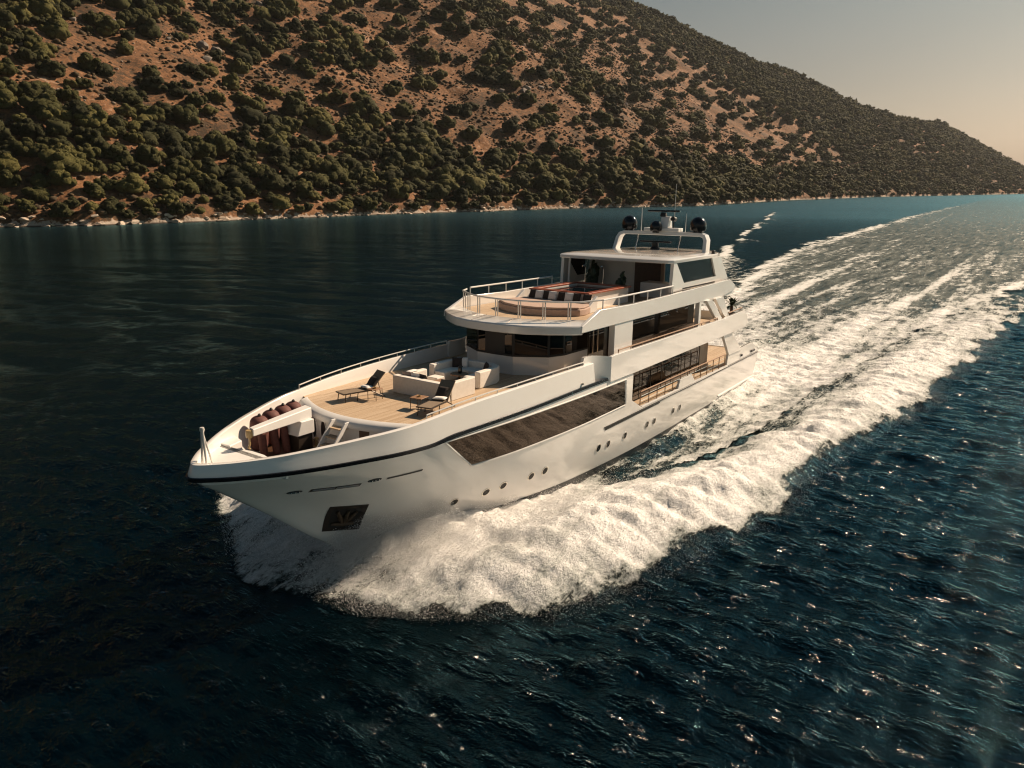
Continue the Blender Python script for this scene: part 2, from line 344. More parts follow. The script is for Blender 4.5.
vs1 = nd(mw, 'ShaderNodeVectorMath', operation='SUBTRACT'); lk(mw, vo_.outputs['Color'], vs1.inputs[0]); vs1.inputs[1].default_value = (.5, .5, .5)
vs2 = nd(mw, 'ShaderNodeVectorMath', operation='MULTIPLY'); lk(mw, vs1.outputs[0], vs2.inputs[0]); vs2.inputs[1].default_value = (.85, .85, 0)
vs3 = nd(mw, 'ShaderNodeVectorMath', operation='ADD'); lk(mw, vs2.outputs[0], vs3.inputs[0]); lk(mw, b1.outputs[0], vs3.inputs[1])
vs4 = nd(mw, 'ShaderNodeVectorMath', operation='NORMALIZE'); lk(mw, vs3.outputs[0], vs4.inputs[0])
wg2 = nd(mw, 'ShaderNodeBsdfGlossy'); wg2.inputs['Color'].default_value = (.95, .95, .95, 1); wg2.inputs['Roughness'].default_value = .11; lk(mw, vs4.outputs[0], wg2.inputs['Normal'])
wgm = nd(mw, 'ShaderNodeMixShader'); lk(mw, m_math(mw, 'MULTIPLY', mk5.outputs[0], .4), wgm.inputs[0]); lk(mw, wg.outputs[0], wgm.inputs[1]); lk(mw, wg2.outputs[0], wgm.inputs[2]); lk(mw, wgm.outputs[0], wm.inputs[2]); lk(mw, wm.outputs[0], mw.node_tree.nodes['Material Output'].inputs['Surface'])

W4 = Matrix.Translation((13.84543, 52.56385, 0)) @ Matrix.Rotation(PSI, 4, 'Z')
sea = np_mesh('water', np.stack([X, Y, H], -1).reshape(-1, 3), quads, mw, 'structure'); sea.matrix_world = W4

mf = mat('sea_foam', (.8, .8, .78), .75)
at = nd(mf, 'ShaderNodeAttribute', attribute_name='foam')
f1 = noise_node(mf, 1.0, 9, .66, 'Object', (.38, 1.15, 1)); f2 = noise_node(mf, 6.5, 6, .7, 'Object', (.7, 1, 1)); f3 = noise_node(mf, .16, 4, .6, 'Object', (.35, 1.2, 1))
nn_ = m_math(mf, 'ADD', m_math(mf, 'ADD', m_math(mf, 'MULTIPLY', f1.outputs[0], .52), m_math(mf, 'MULTIPLY', f2.outputs[0], .30)), m_math(mf, 'MULTIPLY', f3.outputs[0], .18))
nn_ = m_math(mf, 'ADD', m_math(mf, 'MULTIPLY', m_math(mf, 'SUBTRACT', nn_, .5), 2.0), .5)
dif = m_math(mf, 'SUBTRACT', m_math(mf, 'MULTIPLY', at.outputs['Fac'], 1.0), nn_)
mr = nd(mf, 'ShaderNodeMapRange', interpolation_type='SMOOTHSTEP'); mr.inputs[1].default_value = -.09; mr.inputs[2].default_value = .13; lk(mf, dif, mr.inputs[0])
cr = ramp(mf, m_math(mf, 'ADD', dif, .05), [(.0, (.12, .155, .14)), (.04, (.19, .225, .205)), (.2, (.55, .57, .55)), (.42, (.85, .85, .84))])
f4 = noise_node(mf, 13, 3, .7, 'Object', (.8, 1, 1)); sp4 = ramp(mf, f4.outputs[0], [(.36, (.42, .41, .40)), (.52, (1, 1, 1))]); cm4 = nd(mf, 'ShaderNodeMix', data_type='RGBA', blend_type='MULTIPLY'); cm4.inputs['Factor'].default_value = .34; lk(mf, cr.outputs[0], cm4.inputs[6]); lk(mf, sp4.outputs[0], cm4.inputs[7]); lk(mf, cm4.outputs[2], bsdf(mf).inputs['Base Color']); aer = nd(mf, 'ShaderNodeMapRange'); ch_ = nd(mf, 'ShaderNodeAttribute', attribute_name='churn'); lk(mf, ch_.outputs['Fac'], aer.inputs[0]); aer.inputs[4].default_value = 1.0
str_ = noise_node(mf, .55, 7, .68, 'Object', (.22, 1.5, 1)); srm = nd(mf, 'ShaderNodeMapRange'); lk(mf, str_.outputs[0], srm.inputs[0]); srm.inputs[1].default_value = .38; srm.inputs[2].default_value = .68; srm.inputs[3].default_value = .12; srm.inputs[4].default_value = .80
lk(mf, m_math(mf, 'MAXIMUM', mr.outputs[0], m_math(mf, 'MULTIPLY', aer.outputs[0], srm.outputs[0])), bsdf(mf).inputs['Alpha'])
fb = bump(mf, f2.outputs[0], 1.0, .13); fb2 = bump(mf, f1.outputs[0], .7, .35, fb.outputs[0]); lk(mf, fb2.outputs[0], bsdf(mf).inputs['Normal'])
keepv = (np.maximum(F, .5 * (A < np.maximum(w, inner)) * (X < 10)) > .03) & (X > -1600) & ~inside
kq = keepv.ravel()[quads].any(1) & ~inside.ravel()[quads].all(1)
used = np.unique(quads[kq]); remap = np.zeros(nx * ny, np.int64); remap[used] = np.arange(len(used))
foam = np_mesh('wake_foam', np.stack([X, Y, Hf + .012 + .02 * np.clip(F, 0, 1)], -1).reshape(-1, 3)[used], remap[quads[kq]], mf, 'stuff'); foam.matrix_world = W4
attr(foam, 'foam', F.ravel()[used]); churn = (1 - sstep(.82, 1.0, (A + jit * np.clip(w / 12, .5, 3)) / np.maximum(w, inner + .5))) * (1 - sstep(4, 14, X)) * np.interp(X, [-1500, -900, -400, -100], [0, .25, .7, 1]); attr(foam, 'churn', churn.ravel()[used]); tag(foam, 'white churned foam of the bow wave and the long wake behind the yacht', 'foam')

# thrown spray: tens of thousands of drops in one mass
def drops(name, label, P, size, m):
    n = len(P); q = RNG.normal(size=(n, 4, 3)); q /= np.linalg.norm(q, axis=2, keepdims=True)
    base = np.array([[1, 1, 1], [1, -1, -1], [-1, 1, -1], [-1, -1, 1]]) / 1.732
    v = (base[None] + q * .35) * size[:, None, None] + P[:, None]
    f = (np.array([[0, 1, 2], [0, 3, 1], [0, 2, 3], [1, 3, 2]])[None] + 4 * np.arange(n)[:, None, None]).reshape(-1, 3)
    o = np_mesh(name, v.reshape(-1, 3), f, m, 'stuff', smooth=False); o.matrix_world = W4; return tag(o, label, 'spray')
def hsample(x, y, G):
    i = np.clip(np.searchsorted(gx, x), 0, nx - 1); j = np.clip(np.searchsorted(gy, y), 0, ny - 1); return G[i, j], F[i, j]
ms = mat('spray_drop', (.86, .86, .85), .5, Transmission_Weight=0.)
N_ = 420000
x = 37.2 - RNG.gamma(2.0, 2.6, N_); side_ = np.where(RNG.random(N_) < .68, 1, -1)
d_ = RNG.gamma(1.6, 1.35, N_); y = side_ * (hy(np.clip(x, 0, 34.85), .7) * (x < 34.9) + d_ * np.where(side_ < 0, 1.35, 1) - .1)
fl = fbm(x / 1.1, y / .8, 77, 4)
top = 1.15 * np.exp(-((x - 33.2) / 3.0) ** 2) * np.exp(-d_ / 3.0) + .36 + .5 * (side_ < 0) * (x > 30)
z = RNG.random(N_) ** 1.7 * top * (1 + .9 * fl); hh, ff = hsample(x, y, Hf)
keep = (x > 14) & (np.abs(y) < np.interp(x, [14, 25, 30, 33, 35, 37, 37.6], [12.4, 11.4, 10.2, 9.0, 6.8, 3.4, 1.0])) & (RNG.random(N_) < .45 + .9 * fl + .25 * (x > 31))
P = np.stack([x, y, np.maximum(hh, .0) + z], -1)[keep]
drops('bow_spray', 'fine white spray thrown up on both sides of the yacht bow', P, RNG.uniform(.004, .010, keep.sum()) * (1 + 1.6 * (RNG.random(keep.sum()) < .10)), ms)
N_ = 70000
x = RNG.uniform(-30, 36.6, N_); o_ = np.interp(x, gx, outer[:, 0]); y = (o_ - .5 + RNG.normal(0, .55, N_) - .9 * fbm(x / 2.6, o_ / 2., 11, 4) * .9 - fbm(x / 9, o_ / 9, 12, 2) * .7) * np.where(RNG.random(N_) < .75, 1, -1)
z = RNG.exponential(.16, N_) * np.interp(x, [-30, 10, 30], [.5, 1, 1.4]); hh, ff = hsample(x, y, Hf)
drops('foam_fringe', 'scattered white flecks along the outer breaking edge of the bow wave', np.stack([x, y, hh + z], -1), RNG.uniform(.003, .009, N_), ms)

# ------------------------------------------------------------------ the hill across the water, in a shore frame (s along the shore, n inland)
ES = np.array([.66, .7513]); EN = np.array([-.7513, .66])
def to_w(s, n): return s * ES[0] + n * EN[0], s * ES[1] + n * EN[1]
SH_S = [-600, 76, 102, 151, 231, 314, 401, 490, 607, 785, 1091, 1400, 1740, 2400, 3200]
SH_N = [300, 288, 277, 280, 287, 285, 278, 255, 275, 297, 307, 273, 233, 215, 200]
RK = [-600, 900, 1100, 1250, 1350, 1450, 1550, 1650, 1750, 1850, 1950, 2030, 2150, 2250, 2330, 2450, 3200]
RV = [260, 330, 330, 355, 288, 243, 224, 165, 138, 150, 142, 150, 166, 66, 0, -8, -10]
def shore_n(s): return np.interp(s, SH_S, SH_N) + fbm(s / 28, s * 0 + 3, 5, 3) * 5
def terr(s, n, fine=True):                          # n measured from the shoreline
    a = n * .62; b = np.interp(s, RK, RV); k_ = 14.; h = np.clip(.5 + .5 * (b - a) / k_, 0, 1)
    z = b * (1 - h) + a * h - k_ * h * (1 - h)
    m_ = sstep(4, 60, n)
    z = z + m_ * (fbm(s / 85, n / 150, 41, 3) * 9 + fbm(s / 22, n / 26, 42, 3) * 2.6) * sstep(-20, 30, b)
    z = z + sstep(0, 2.5, n) * 1.7 * (1 + .5 * fbm(s / 7, n / 4, 45, 2)) * sstep(-5, 10, b) + np.where(n < 0, n * .25, 0)
    z = z + sstep(-1, .5, n) * (1 - sstep(5, 9, n)) * fbm(s / 2.6, n / 1.7, 47, 3) * .9
    if fine: z = z + sstep(0, 8, n) * (fbm(s / 6, n / 6, 43, 3) * .7)
    return z
ts = np.concatenate([np.arange(-500, 40, 9), np.arange(40, 700, 2.6), 700 + np.cumsum(2.6 * 1.012 ** np.arange(210))]); ts = ts[ts < 3000]
tn = np.concatenate([np.arange(-14, 12, 1.0), 12 + np.cumsum(1.2 * 1.028 ** np.arange(110))])
S_, N2 = np.meshgrid(ts, tn, indexing='ij'); zz = terr(S_, N2); wx, wy = to_w(S_, N2 + shore_n(S_))
ii = np.arange(S_.size).reshape(S_.shape); tq = np.stack([ii[:-1, :-1], ii[1:, :-1], ii[1:, 1:], ii[:-1, 1:]], -1).reshape(-1, 4)
mh = mat('dry_hillside', (.2, .12, .07), .95)
h1 = noise_node(mh, .035, 6, .6); h2 = noise_node(mh, .35, 8, .68); h3 = noise_node(mh, 1.1, 6, .7)
hr = ramp(mh, m_math(mh, 'ADD', m_math(mh, 'MULTIPLY', h1.outputs[0], .34), m_math(mh, 'ADD', m_math(mh, 'MULTIPLY', h2.outputs[0], .40), m_math(mh, 'MULTIPLY', h3.outputs[0], .26))), [(.40, (.030, .021, .009)), (.465, (.080, .040, .015)), (.52, (.180, .080, .029)), (.575, (.235, .108, .042)), (.65, (.32, .18, .095))])
rockf = ramp(mh, m_math(mh, 'ADD', m_math(mh, 'MULTIPLY', h1.outputs[0], .4), m_math(mh, 'MULTIPLY', h2.outputs[0], .6)), [(.56, (0, 0, 0)), (.64, (1, 1, 1))])
hx = nd(mh, 'ShaderNodeMix', data_type='RGBA'); lk(mh, m_math(mh, 'MULTIPLY', rockf.outputs[0], .55), hx.inputs['Factor']); lk(mh, hr.outputs[0], hx.inputs[6]); hx.inputs[7].default_value = (.34, .27, .21, 1)
hg = nd(mh, 'ShaderNodeNewGeometry'); hsx = nd(mh, 'ShaderNodeSeparateXYZ'); lk(mh, hg.outputs['Position'], hsx.inputs[0])
zlim = nd(mh, 'ShaderNodeMapRange'); lk(mh, m_math(mh, 'ADD', hsx.outputs['Z'], m_math(mh, 'MULTIPLY', m_math(mh, 'SUBTRACT', h2.outputs[0], .42), -9.0)), zlim.inputs[0]); zlim.inputs[1].default_value = .9; zlim.inputs[2].default_value = .2
hx2 = nd(mh, 'ShaderNodeMix', data_type='RGBA'); lk(mh, zlim.outputs[0], hx2.inputs['Factor']); lk(mh, hx.outputs[2], hx2.inputs[6]); hx2.inputs[7].default_value = (.38, .31, .25, 1)
wet = nd(mh, 'ShaderNodeMapRange'); lk(mh, hsx.outputs['Z'], wet.inputs[0]); wet.inputs[1].default_value = .55; wet.inputs[2].default_value = .25
hx3 = nd(mh, 'ShaderNodeMix', data_type='RGBA'); lk(mh, wet.outputs[0], hx3.inputs['Factor']); lk(mh, hx2.outputs[2], hx3.inputs[6]); hx3.inputs[7].default_value = (.05, .04, .03, 1)
lk(mh, hx3.outputs[2], bsdf(mh).inputs['Base Color'])
hb_ = bump(mh, h3.outputs[0], .8, .5); hb2 = bump(mh, h2.outputs[0], .8, 1.2, hb_.outputs[0]); lk(mh, hb2.outputs[0], bsdf(mh).inputs['Normal'])
np_mesh('hill', np.stack([wx, wy, zz], -1).reshape(-1, 3), tq, mh, 'structure')

# pale sea air round the whole bay
mz = bpy.data.materials.new('sea_air'); mz.use_nodes = True; mz.node_tree.nodes.clear()
vo = nd(mz, 'ShaderNodeOutputMaterial'); pv = nd(mz, 'ShaderNodeVolumePrincipled'); pv.inputs['Color'].default_value = (.80, .84, .86, 1); pv.inputs['Density'].default_value = .00003; pv.inputs['Anisotropy'].default_value = .3
lk(mz, pv.outputs[0], vo.inputs['Volume'])
hz = MB().box(-7400, 7400, -7400, 7400, -12, 470).build('haze', mz, None, 0, 0); hz['kind'] = 'stuff'

# ------------------------------------------------------------------ trees and scrub on the hill
def ico(sub):
    import bmesh
    b = bmesh.new(); bmesh.ops.create_icosphere(b, subdivisions=sub, radius=1); b.verts.ensure_lookup_table()
    v = np.array([q.co[:] for q in b.verts]); f = np.array([[q.index for q in ff_.verts] for ff_ in b.faces]); b.free(); return v, f
def crown(seed, sub, sprays, ssz):
    """lumpy crown of unit radius: several leafy lobes, each roughened, plus loose leaf sprays on the outside"""
    r = np.random.default_rng(seed); V = []; Fa = []; o = 0
    nl = r.integers(11, 15)
    cs = [(0, 0, .42, .62)] + [(*(np.array([math.cos(a), math.sin(a)]) * r.uniform(.28, .80)), r.uniform(.18, .80), r.uniform(.18, .36)) for a in np.linspace(0, 6.28, nl, endpoint=False) + r.uniform(-.3, .3, nl)]
    cs += [(r.uniform(-.3, .3), r.uniform(-.3, .3), r.uniform(.75, .95), r.uniform(.26, .38))]
    v0, f0 = ico(sub)
    for j, (cx, cy, cz, rad) in enumerate(cs):
        v = v0 * (1 + .22 * fbm(v0[:, 0] * 2.3 + j * 9 + seed, v0[:, 1] * 2.3 + v0[:, 2] * 1.7, seed + j, 3)[:, None] + r.normal(0, .085, (len(v0), 1)))
        v = v * rad * np.array([1, 1, .82]) + np.array([cx, cy, cz]); V.append(v); Fa.append(f0 + o); o += len(v)
        for q in range(sprays):
            d = r.normal(size=3); d[2] = abs(d[2]) * .8 + .1 if r.random() < .8 else d[2]; d /= np.linalg.norm(d)
            c = np.array([cx, cy, cz]) + d * rad * np.array([1, 1, .82]) * r.uniform(.98, 1.14)
            a_ = r.normal(size=3); a_ -= a_.dot(d) * d * .6; a_ /= np.linalg.norm(a_); b_ = np.cross(d, a_) + d * r.normal(0, .5); s_ = ssz * r.uniform(.6, 1.4)
            V.append(np.array([c - a_ * s_, c + a_ * s_, c + b_ * s_ * 1.2])); Fa.append(np.array([[o, o + 1, o + 2]])); o += 3
    V = np.concatenate(V); Fa = np.concatenate(Fa); V[:, :2] *= r.uniform(.82, 1.2, 2); V[:, 2] = np.maximum(V[:, 2], .03); return V, Fa
ml = mat('scrub_foliage', (.05, .055, .018), .85)
oi = nd(ml, 'ShaderNodeObjectInfo'); ta = nd(ml, 'ShaderNodeAttribute', attribute_name='tint'); ln = noise_node(ml, .9, 5, .65, 'Object')
lg = nd(ml, 'ShaderNodeNewGeometry'); ln2 = nd(ml, 'ShaderNodeTexNoise'); ln2.inputs['Scale'].default_value = .55; ln2.inputs['Detail'].default_value = 4; lk(ml, lg.outputs['Position'], ln2.inputs['Vector'])
ln3 = nd(ml, 'ShaderNodeTexNoise'); ln3.inputs['Scale'].default_value = 1.9; ln3.inputs['Detail'].default_value = 5; ln3.inputs['Roughness'].default_value = .7; lk(ml, lg.outputs['Position'], ln3.inputs['Vector'])
rnd = m_math(ml, 'ADD', ta.outputs['Fac'], m_math(ml, 'MULTIPLY', oi.outputs['Random'], oi.outputs['Alpha']))
lr = ramp(ml, m_math(ml, 'ADD', m_math(ml, 'MULTIPLY', rnd, .62), m_math(ml, 'ADD', m_math(ml, 'MULTIPLY', ln2.outputs[0], .34), m_math(ml, 'MULTIPLY', m_math(ml, 'SUBTRACT', ln3.outputs[0], .5), .75))), [(.15, (.020, .021, .006)), (.45, (.046, .045, .012)), (.7, (.082, .075, .020)), (.9, (.125, .105, .032))])
lk(ml, lr.outputs[0], bsdf(ml).inputs['Base Color']); bsdf(ml).inputs['Specular IOR Level'].default_value = .2
lk(ml, bump(ml, ln3.outputs[0], .9, .6).outputs[0], bsdf(ml).inputs['Normal'])
mt = mottled('scrub_bark', (.05, .035, .025), (.09, .065, .045), 3, .9)

def place():
    out = []
    for cell, s0, s1, n1 in ((7.2, -260, 330, 480), (9.2, 330, 760, 480), (11.2, 760, 1500, 640), (12.5, 1500, 2440, 480)):
        gs = np.arange(s0, s1, cell); gn = np.arange(2.5, n1, cell * .9); a, b = np.meshgrid(gs, gn, indexing='ij')
        a = a + RNG.uniform(-.48, .48, a.shape) * cell; b = b + RNG.uniform(-.48, .48, a.shape) * cell * .9
        out.append(np.stack([a.ravel(), np.maximum(b.ravel(), 1.8), np.full(a.size, cell)], -1))
    P = np.concatenate(out); s, n = P[:, 0], P[:, 1]
    c = fbm(s / 38, n / 30, 51, 3) * .62 + fbm(s / 12, n / 11, 52, 2) * .55
    dens = np.interp(n, [0, 22, 45, 62, 120, 170, 400], [.92, 1.02, .78, .45, .40, .40, .42])
    for bs, bn, rs, rn, k_ in ((190, 108, 34, 18, .34), (285, 108, 40, 18, .3), (163, 112, 20, 12, .25), (189, 58, 12, 8, .4), (361, 88, 36, 14, .25), (677, 72, 50, 16, .3), (430, 60, 30, 10, .2)):
        dens = dens - k_ * np.exp(-((s - bs) / rs) ** 2 - ((n - bn) / rn) ** 2)
    dens = dens + np.interp(s, [-100, 90, 130, 250, 450, 950, 1120, 1250], [.35, .3, .02, -.02, -.11, -.16, -.08, .5]) * np.interp(n, [20, 45], [.5, 1])
    dens = np.where((s < 150) & (n > 120), dens + .15, dens)
    b = np.interp(s, RK, RV); lowb = np.interp(n, [28, 50], [1, 0]) * (s < 1150) + (s >= 1150); ok = (c * (.22 + .22 * lowb) + .5 + RNG.normal(0, .26 - .1 * lowb) < dens) & (b > 6) & (n * .62 < b + 75)
    P = P[ok]; s, n = P[:, 0], P[:, 1]
    d = np.interp(n, [0, 20, 45, 90, 200, 300], [7.0, 10.0, 10.5, 10.5, 12.5, 13.5]) * np.interp(s, [200, 480, 900], [1, 1.28, 1.36]) * np.exp(RNG.normal(0, .30, len(P))); d = np.clip(d, 3.2, 17)
    wx_, wy_ = to_w(s, n + shore_n(s)); return s, n, d, wx_, wy_, terr(s, n) - .15
ps, pn, pd, px, py, pz = place()
pit = R(14.8153)
def project(x, y, z):
    dz = z - 12.867; dep = y * math.cos(pit) - dz * math.sin(pit); up = y * math.sin(pit) + dz * math.cos(pit)
    return 512 + 744.8 * x / dep, 384 - 744.8 * up / dep, dep
pu, pv, pdep = project(px, py, pz + pd * .3)
size_px = 744.8 * pd / np.maximum(pdep, 1); infr = (pdep > 0) & (pu > 6) & (pu < 1018) & (pv > 6) & (pv < 226)
vis = (pdep > 0) & (pu > -160) & (pu < 1190) & (pv > -70)
order = np.argsort(-np.where(infr, size_px, 0))[:300]
ind = np.zeros(len(ps), bool); ind[order] = True
crowns_hi = []
for k_ in range(6):
    V, Fa = crown(100 + k_, 3, 60, .05); me = np_mesh('crown', V, Fa, ml, smooth=False).data; crowns_hi.append(me)
for o in list(COL.objects):
    if o.name.startswith('crown'): bpy.data.objects.remove(o)
tr_mb = MB().tube([(0, 0, -.25), (.02, .01, .15), (.05, -.02, .45)], [.06, .05, .035], 7)
tr_mb.tube([(.02, .01, .12), (.18, .12, .38), (.27, .2, .55)], [.045, .033, .02], 6).tube([(.02, .01, .15), (-.17, .08, .4), (-.28, .02, .6)], [.04, .03, .02], 6)
tt = tr_mb.build('trunk', mt); tr_me = tt.data; bpy.data.objects.remove(tt)
ZX = [(0, 190, 'at the far left'), (190, 400, 'left of the yacht'), (400, 640, 'above the yacht foredeck'), (640, 1030, 'right of the radar domes')]
def zone(u, n):
    zx = next(t_ for a, b, t_ in ZX if u < b)
    zn = 'at the rocky waterline' if n < 9 else 'in the thick low belt' if n < 30 else 'on the middle slope' if n < 65 else 'high on the dry slope'
    return zx, zn
for i in order:
    zx, zn = zone(pu[i], pn[i]); sz = 'broad' if pd[i] > 11 else 'middling' if pd[i] > 8.5 else 'small'
    M = Matrix.Translation((px[i], py[i], pz[i])) @ Matrix.Rotation(RNG.uniform(0, 6.28), 4, 'Z') @ Matrix.Diagonal((*(pd[i] / 2 * np.array([1.05, .95, RNG.uniform(.85, 1.1)])), 1))
    o = empty('scrub_tree', f'{sz} olive scrub tree {zn}, {zx}', 'tree', M, f'{sz} scrub trees {zn} {zx}')
    for nm, me, mm in (('crown', crowns_hi[RNG.integers(6)], ml), ('trunk', tr_me, mt)):
        c_ = bpy.data.objects.new(nm, me); COL.objects.link(c_); c_.parent = o
        if nm == 'crown': c_.color = (1, 1, 1, 1)
def scatter(name, sel, temps, label, cat, m, tint=(.0, 1.), zs=(.85, 1.15)):
    V = []; Fa = []; T = []; o = 0
    for i in sel:
        v, f = temps[RNG.integers(len(temps))]; a = RNG.uniform(0, 6.28); c_, s_ = math.cos(a), math.sin(a); r_ = pd_[i] / 2
        q = np.stack([(v[:, 0] * c_ - v[:, 1] * s_) * r_ + px_[i], (v[:, 0] * s_ + v[:, 1] * c_) * r_ + py_[i], v[:, 2] * r_ * RNG.uniform(*zs) + pz_[i]], -1)
        V.append(q.astype(np.float32)); Fa.append(f + o); o += len(v); T.append(np.full(len(v), RNG.uniform(*tint), np.float32))
    ob = np_mesh(name, np.concatenate(V), np.concatenate(Fa), m, 'stuff', smooth=False); attr(ob, 'tint', np.concatenate(T)); ob.color = (1, 1, 1, 0); return tag(ob, label, cat)
pd_, px_, py_, pz_ = pd, px, py, pz
near = np.where(vis & ~ind & (pdep < 620))[0]; far = np.where(vis & ~ind & (pdep >= 620))[0]
t_near = [crown(200 + q, 2, 20, .07) for q in range(8)]; t_far = [crown(300 + q, 1, 5, .17) for q in range(8)]
scatter('hillside_scrub', near, t_near, 'mass of rounded olive scrub trees over the nearer half of the hill', 'scrub', ml)
scatter('distant_scrub', far, t_far, 'small dark scrub trees crowding the far end of the hill up to its skyline', 'scrub', ml)
# low dead brush
nb = 48000
bs = RNG.uniform(-120, 900, nb) ; bn = RNG.uniform(3, 300, nb); bx, by = to_w(bs, bn + shore_n(bs)); bz = terr(bs, bn) - .05
bu, bv, bd = project(bx, by, bz); ok = (fbm(bs / 14, bn / 14, 81, 3) + RNG.normal(0, .3, nb) > -.1) & (bd > 0) & (bu > -60) & (bu < 1080) & (bv > -40)
px_, py_, pz_, pd_ = bx[ok], by[ok], bz[ok], RNG.gamma(4, .42, ok.sum()).clip(.6, 3.6)
iv, if_ = ico(1); t_b = []
for q in range(5):
    v = iv * (1 + RNG.normal(0, .2, (len(iv), 1))); v[:, 2] = np.maximum(v[:, 2] * .8 + .2, -.1); t_b.append((v, if_))
mbr = mottled('dry_brush', (.035, .025, .011), (.11, .07, .032), .8, .95, 0)
scatter('undergrowth', range(ok.sum()), t_b, 'low brown dry brush dotted over the bare slope', 'undergrowth', mbr)

nb = 5500
bs = RNG.uniform(-120, 1250, nb); bn = RNG.uniform(6, 420, nb); bx, by = to_w(bs, bn + shore_n(bs)); bz = terr(bs, bn) - .1
ok = fbm(bs / 22, bn / 18, 87, 3) + RNG.normal(0, .3, nb) > -.05
px_, py_, pz_, pd_ = bx[ok], by[ok], bz[ok], RNG.gamma(6, .36, ok.sum()).clip(1.2, 4)
t_s = [crown(400 + q, 1, 6, .16) for q in range(6)]
scatter('low_bushes', range(ok.sum()), t_s, 'low dull green bushes filling the gaps between the scrub trees', 'bushes', ml, (.0, .55), (.6, .95))
ns_ = 9000
bs = RNG.uniform(-60, 900, ns_); bn = RNG.uniform(8, 320, ns_); bx, by = to_w(bs, bn + shore_n(bs)); bz = terr(bs, bn) - .1
ok = fbm(bs / 20, bn / 16, 83, 3) + RNG.normal(0, .25, ns_) > .12
px_, py_, pz_, pd_ = bx[ok], by[ok], bz[ok], RNG.gamma(3, .28, ok.sum()).clip(.4, 3)
scatter('hillside_stones', range(ok.sum()), t_b, 'small grey and buff stones strewn over the dry slope', 'stones', mottled('buff_stone', (.20, .15, .115), (.36, .28, .215), .7, .95, 0))

# pale boulders along the waterline and grey outcrops on the slope
def rock_me(seed):
    v, f = ico(3); r = np.random.default_rng(seed)
    for _ in range(15):
        d = r.normal(size=3); d /= np.linalg.norm(d); lim = r.uniform(.34, .74); pr = v @ d; v = v - np.maximum(pr - lim, 0)[:, None] * d * .9
    v = v * (1 + .07 * fbm(v[:, 0] * 4 + seed, v[:, 1] * 4 + v[:, 2] * 3, seed, 3)[:, None]); return v, f
mrk = mottled('pale_limestone', (.33, .26, .20), (.52, .43, .34), 1.2, .9, .6, .15)
mgr = mottled('grey_rock', (.13, .11, .095), (.24, .20, .17), 1.0, .9, .6, .2)
rms = []; gms = []
for q in range(5):
    v, f = rock_me(q + 5); o = np_mesh('r', v, f, mrk); o.data.set_sharp_from_angle(angle=R(28)); rms.append(o.data); bpy.data.objects.remove(o)
    v, f = rock_me(q + 25); o = np_mesh('r', v, f, mgr); o.data.set_sharp_from_angle(angle=R(28)); gms.append(o.data); bpy.data.objects.remove(o)
for i in range(280):
    s = 70 + 560 * RNG.random() ** 1.25; n = RNG.uniform(-1.0, 2.4); d = min(RNG.gamma(3.2, .27) + .35, 2.1); x, y = to_w(s, n + float(shore_n(np.array([s]))[0]))
    u, v, dep = project(x, y, .5)
    if not 2 < u < 1020: continue
    zx, _ = zone(u, 0); sz = 'large' if d > 1.7 else 'small'
    o = bpy.data.objects.new('shore_boulder', rms[RNG.integers(5)]); COL.objects.link(o)
    o.matrix_world = Matrix.Translation((x, y, max(.1, float(terr(np.array([s]), np.array([n]))[0]) + .1))) @ Matrix.Rotation(RNG.uniform(0, 6.28), 4, 'Z') @ Matrix.Diagonal((d * 1.3, d, d * .62, 1))
    tag(o, f'{sz} pale limestone boulder in the rocky waterline {zx}', 'rock', f'{sz} waterline boulders {zx}')
for (s, n, k_, rad) in ((235, 134, 7, 14), (584, 225, 7, 26), (463, 137, 6, 14), (360, 190, 5, 30), (640, 150, 5, 20), (150, 150, 3, 12)):
    for q in range(k_):
        s2, n2 = s + RNG.normal(0, rad), n + RNG.normal(0, rad * .5); d = RNG.uniform(1.6, 4.2); x, y = to_w(s2, n2 + float(shore_n(np.array([s2]))[0])); z = float(terr(np.array([s2]), np.array([n2]))[0])
        u, v, dep = project(x, y, z)
        if not (3 < u < 1020 and 3 < v < 220): continue
        zx, _ = zone(u, 0); o = bpy.data.objects.new('rock_outcrop', gms[RNG.integers(5)]); COL.objects.link(o)
        o.matrix_world = Matrix.Translation((x, y, z + d * .15)) @ Matrix.Rotation(RNG.uniform(0, 6.28), 4, 'Z') @ Matrix.Diagonal((d * 1.2, d, d * .9, 1))
        tag(o, f'weathered grey rock outcrop between scrub on the upper slope, {zx}', 'rock', f'grey outcrops on the upper slope {zx}')

# ------------------------------------------------------------------ the yacht (all in its own frame, children of one Empty)
root = empty('motor_yacht', 'long white three-deck motor yacht under way with black radar domes', 'yacht', YM)
def part(name, mb, m, parent=root, bev=0, ang=35, seg=2): return mb.build(name, MT[m] if isinstance(m, str) else m, parent, bev, ang, seg)
ZS = pch([0, 20, 24, 28, 31.3, 32.5, 33.7, 36, 40.2], [5.1, 5.12, 5.15, 5.08, 5.02, 4.99, 4.875, 4.885, 4.88])     # dark stripe height
ZT = pch([20, 23.9, 25, 28.2, 31.15, 34.2, 37.1, 38.8, 40.2], [6.04, 6.04, 6.05, 6.01, 5.92, 5.69, 5.49, 5.36, 5.30])   # foredeck bulwark top
XA = 19.85
def ring(xf, yf, zf, x0, n=64):
    """one waterline: port side stern to bow, then back along starboard"""
    ta = 1 - (1 - np.linspace(0, 1, n)) ** 1.9; p = []
    for t in ta:
        x = x0 + (xf - x0) * t; z = zf(x); y = float(hy(x, z)) if t < 1 else 0.; p.append((x, y, z))
    return p + [(x, -y, z) for x, y, z in p[-2::-1]]
mb = MB()
zl = [-.8, -.3, .2, .5, .8, 1.2, 1.6, 2.0, 2.4, 2.7, 2.96]
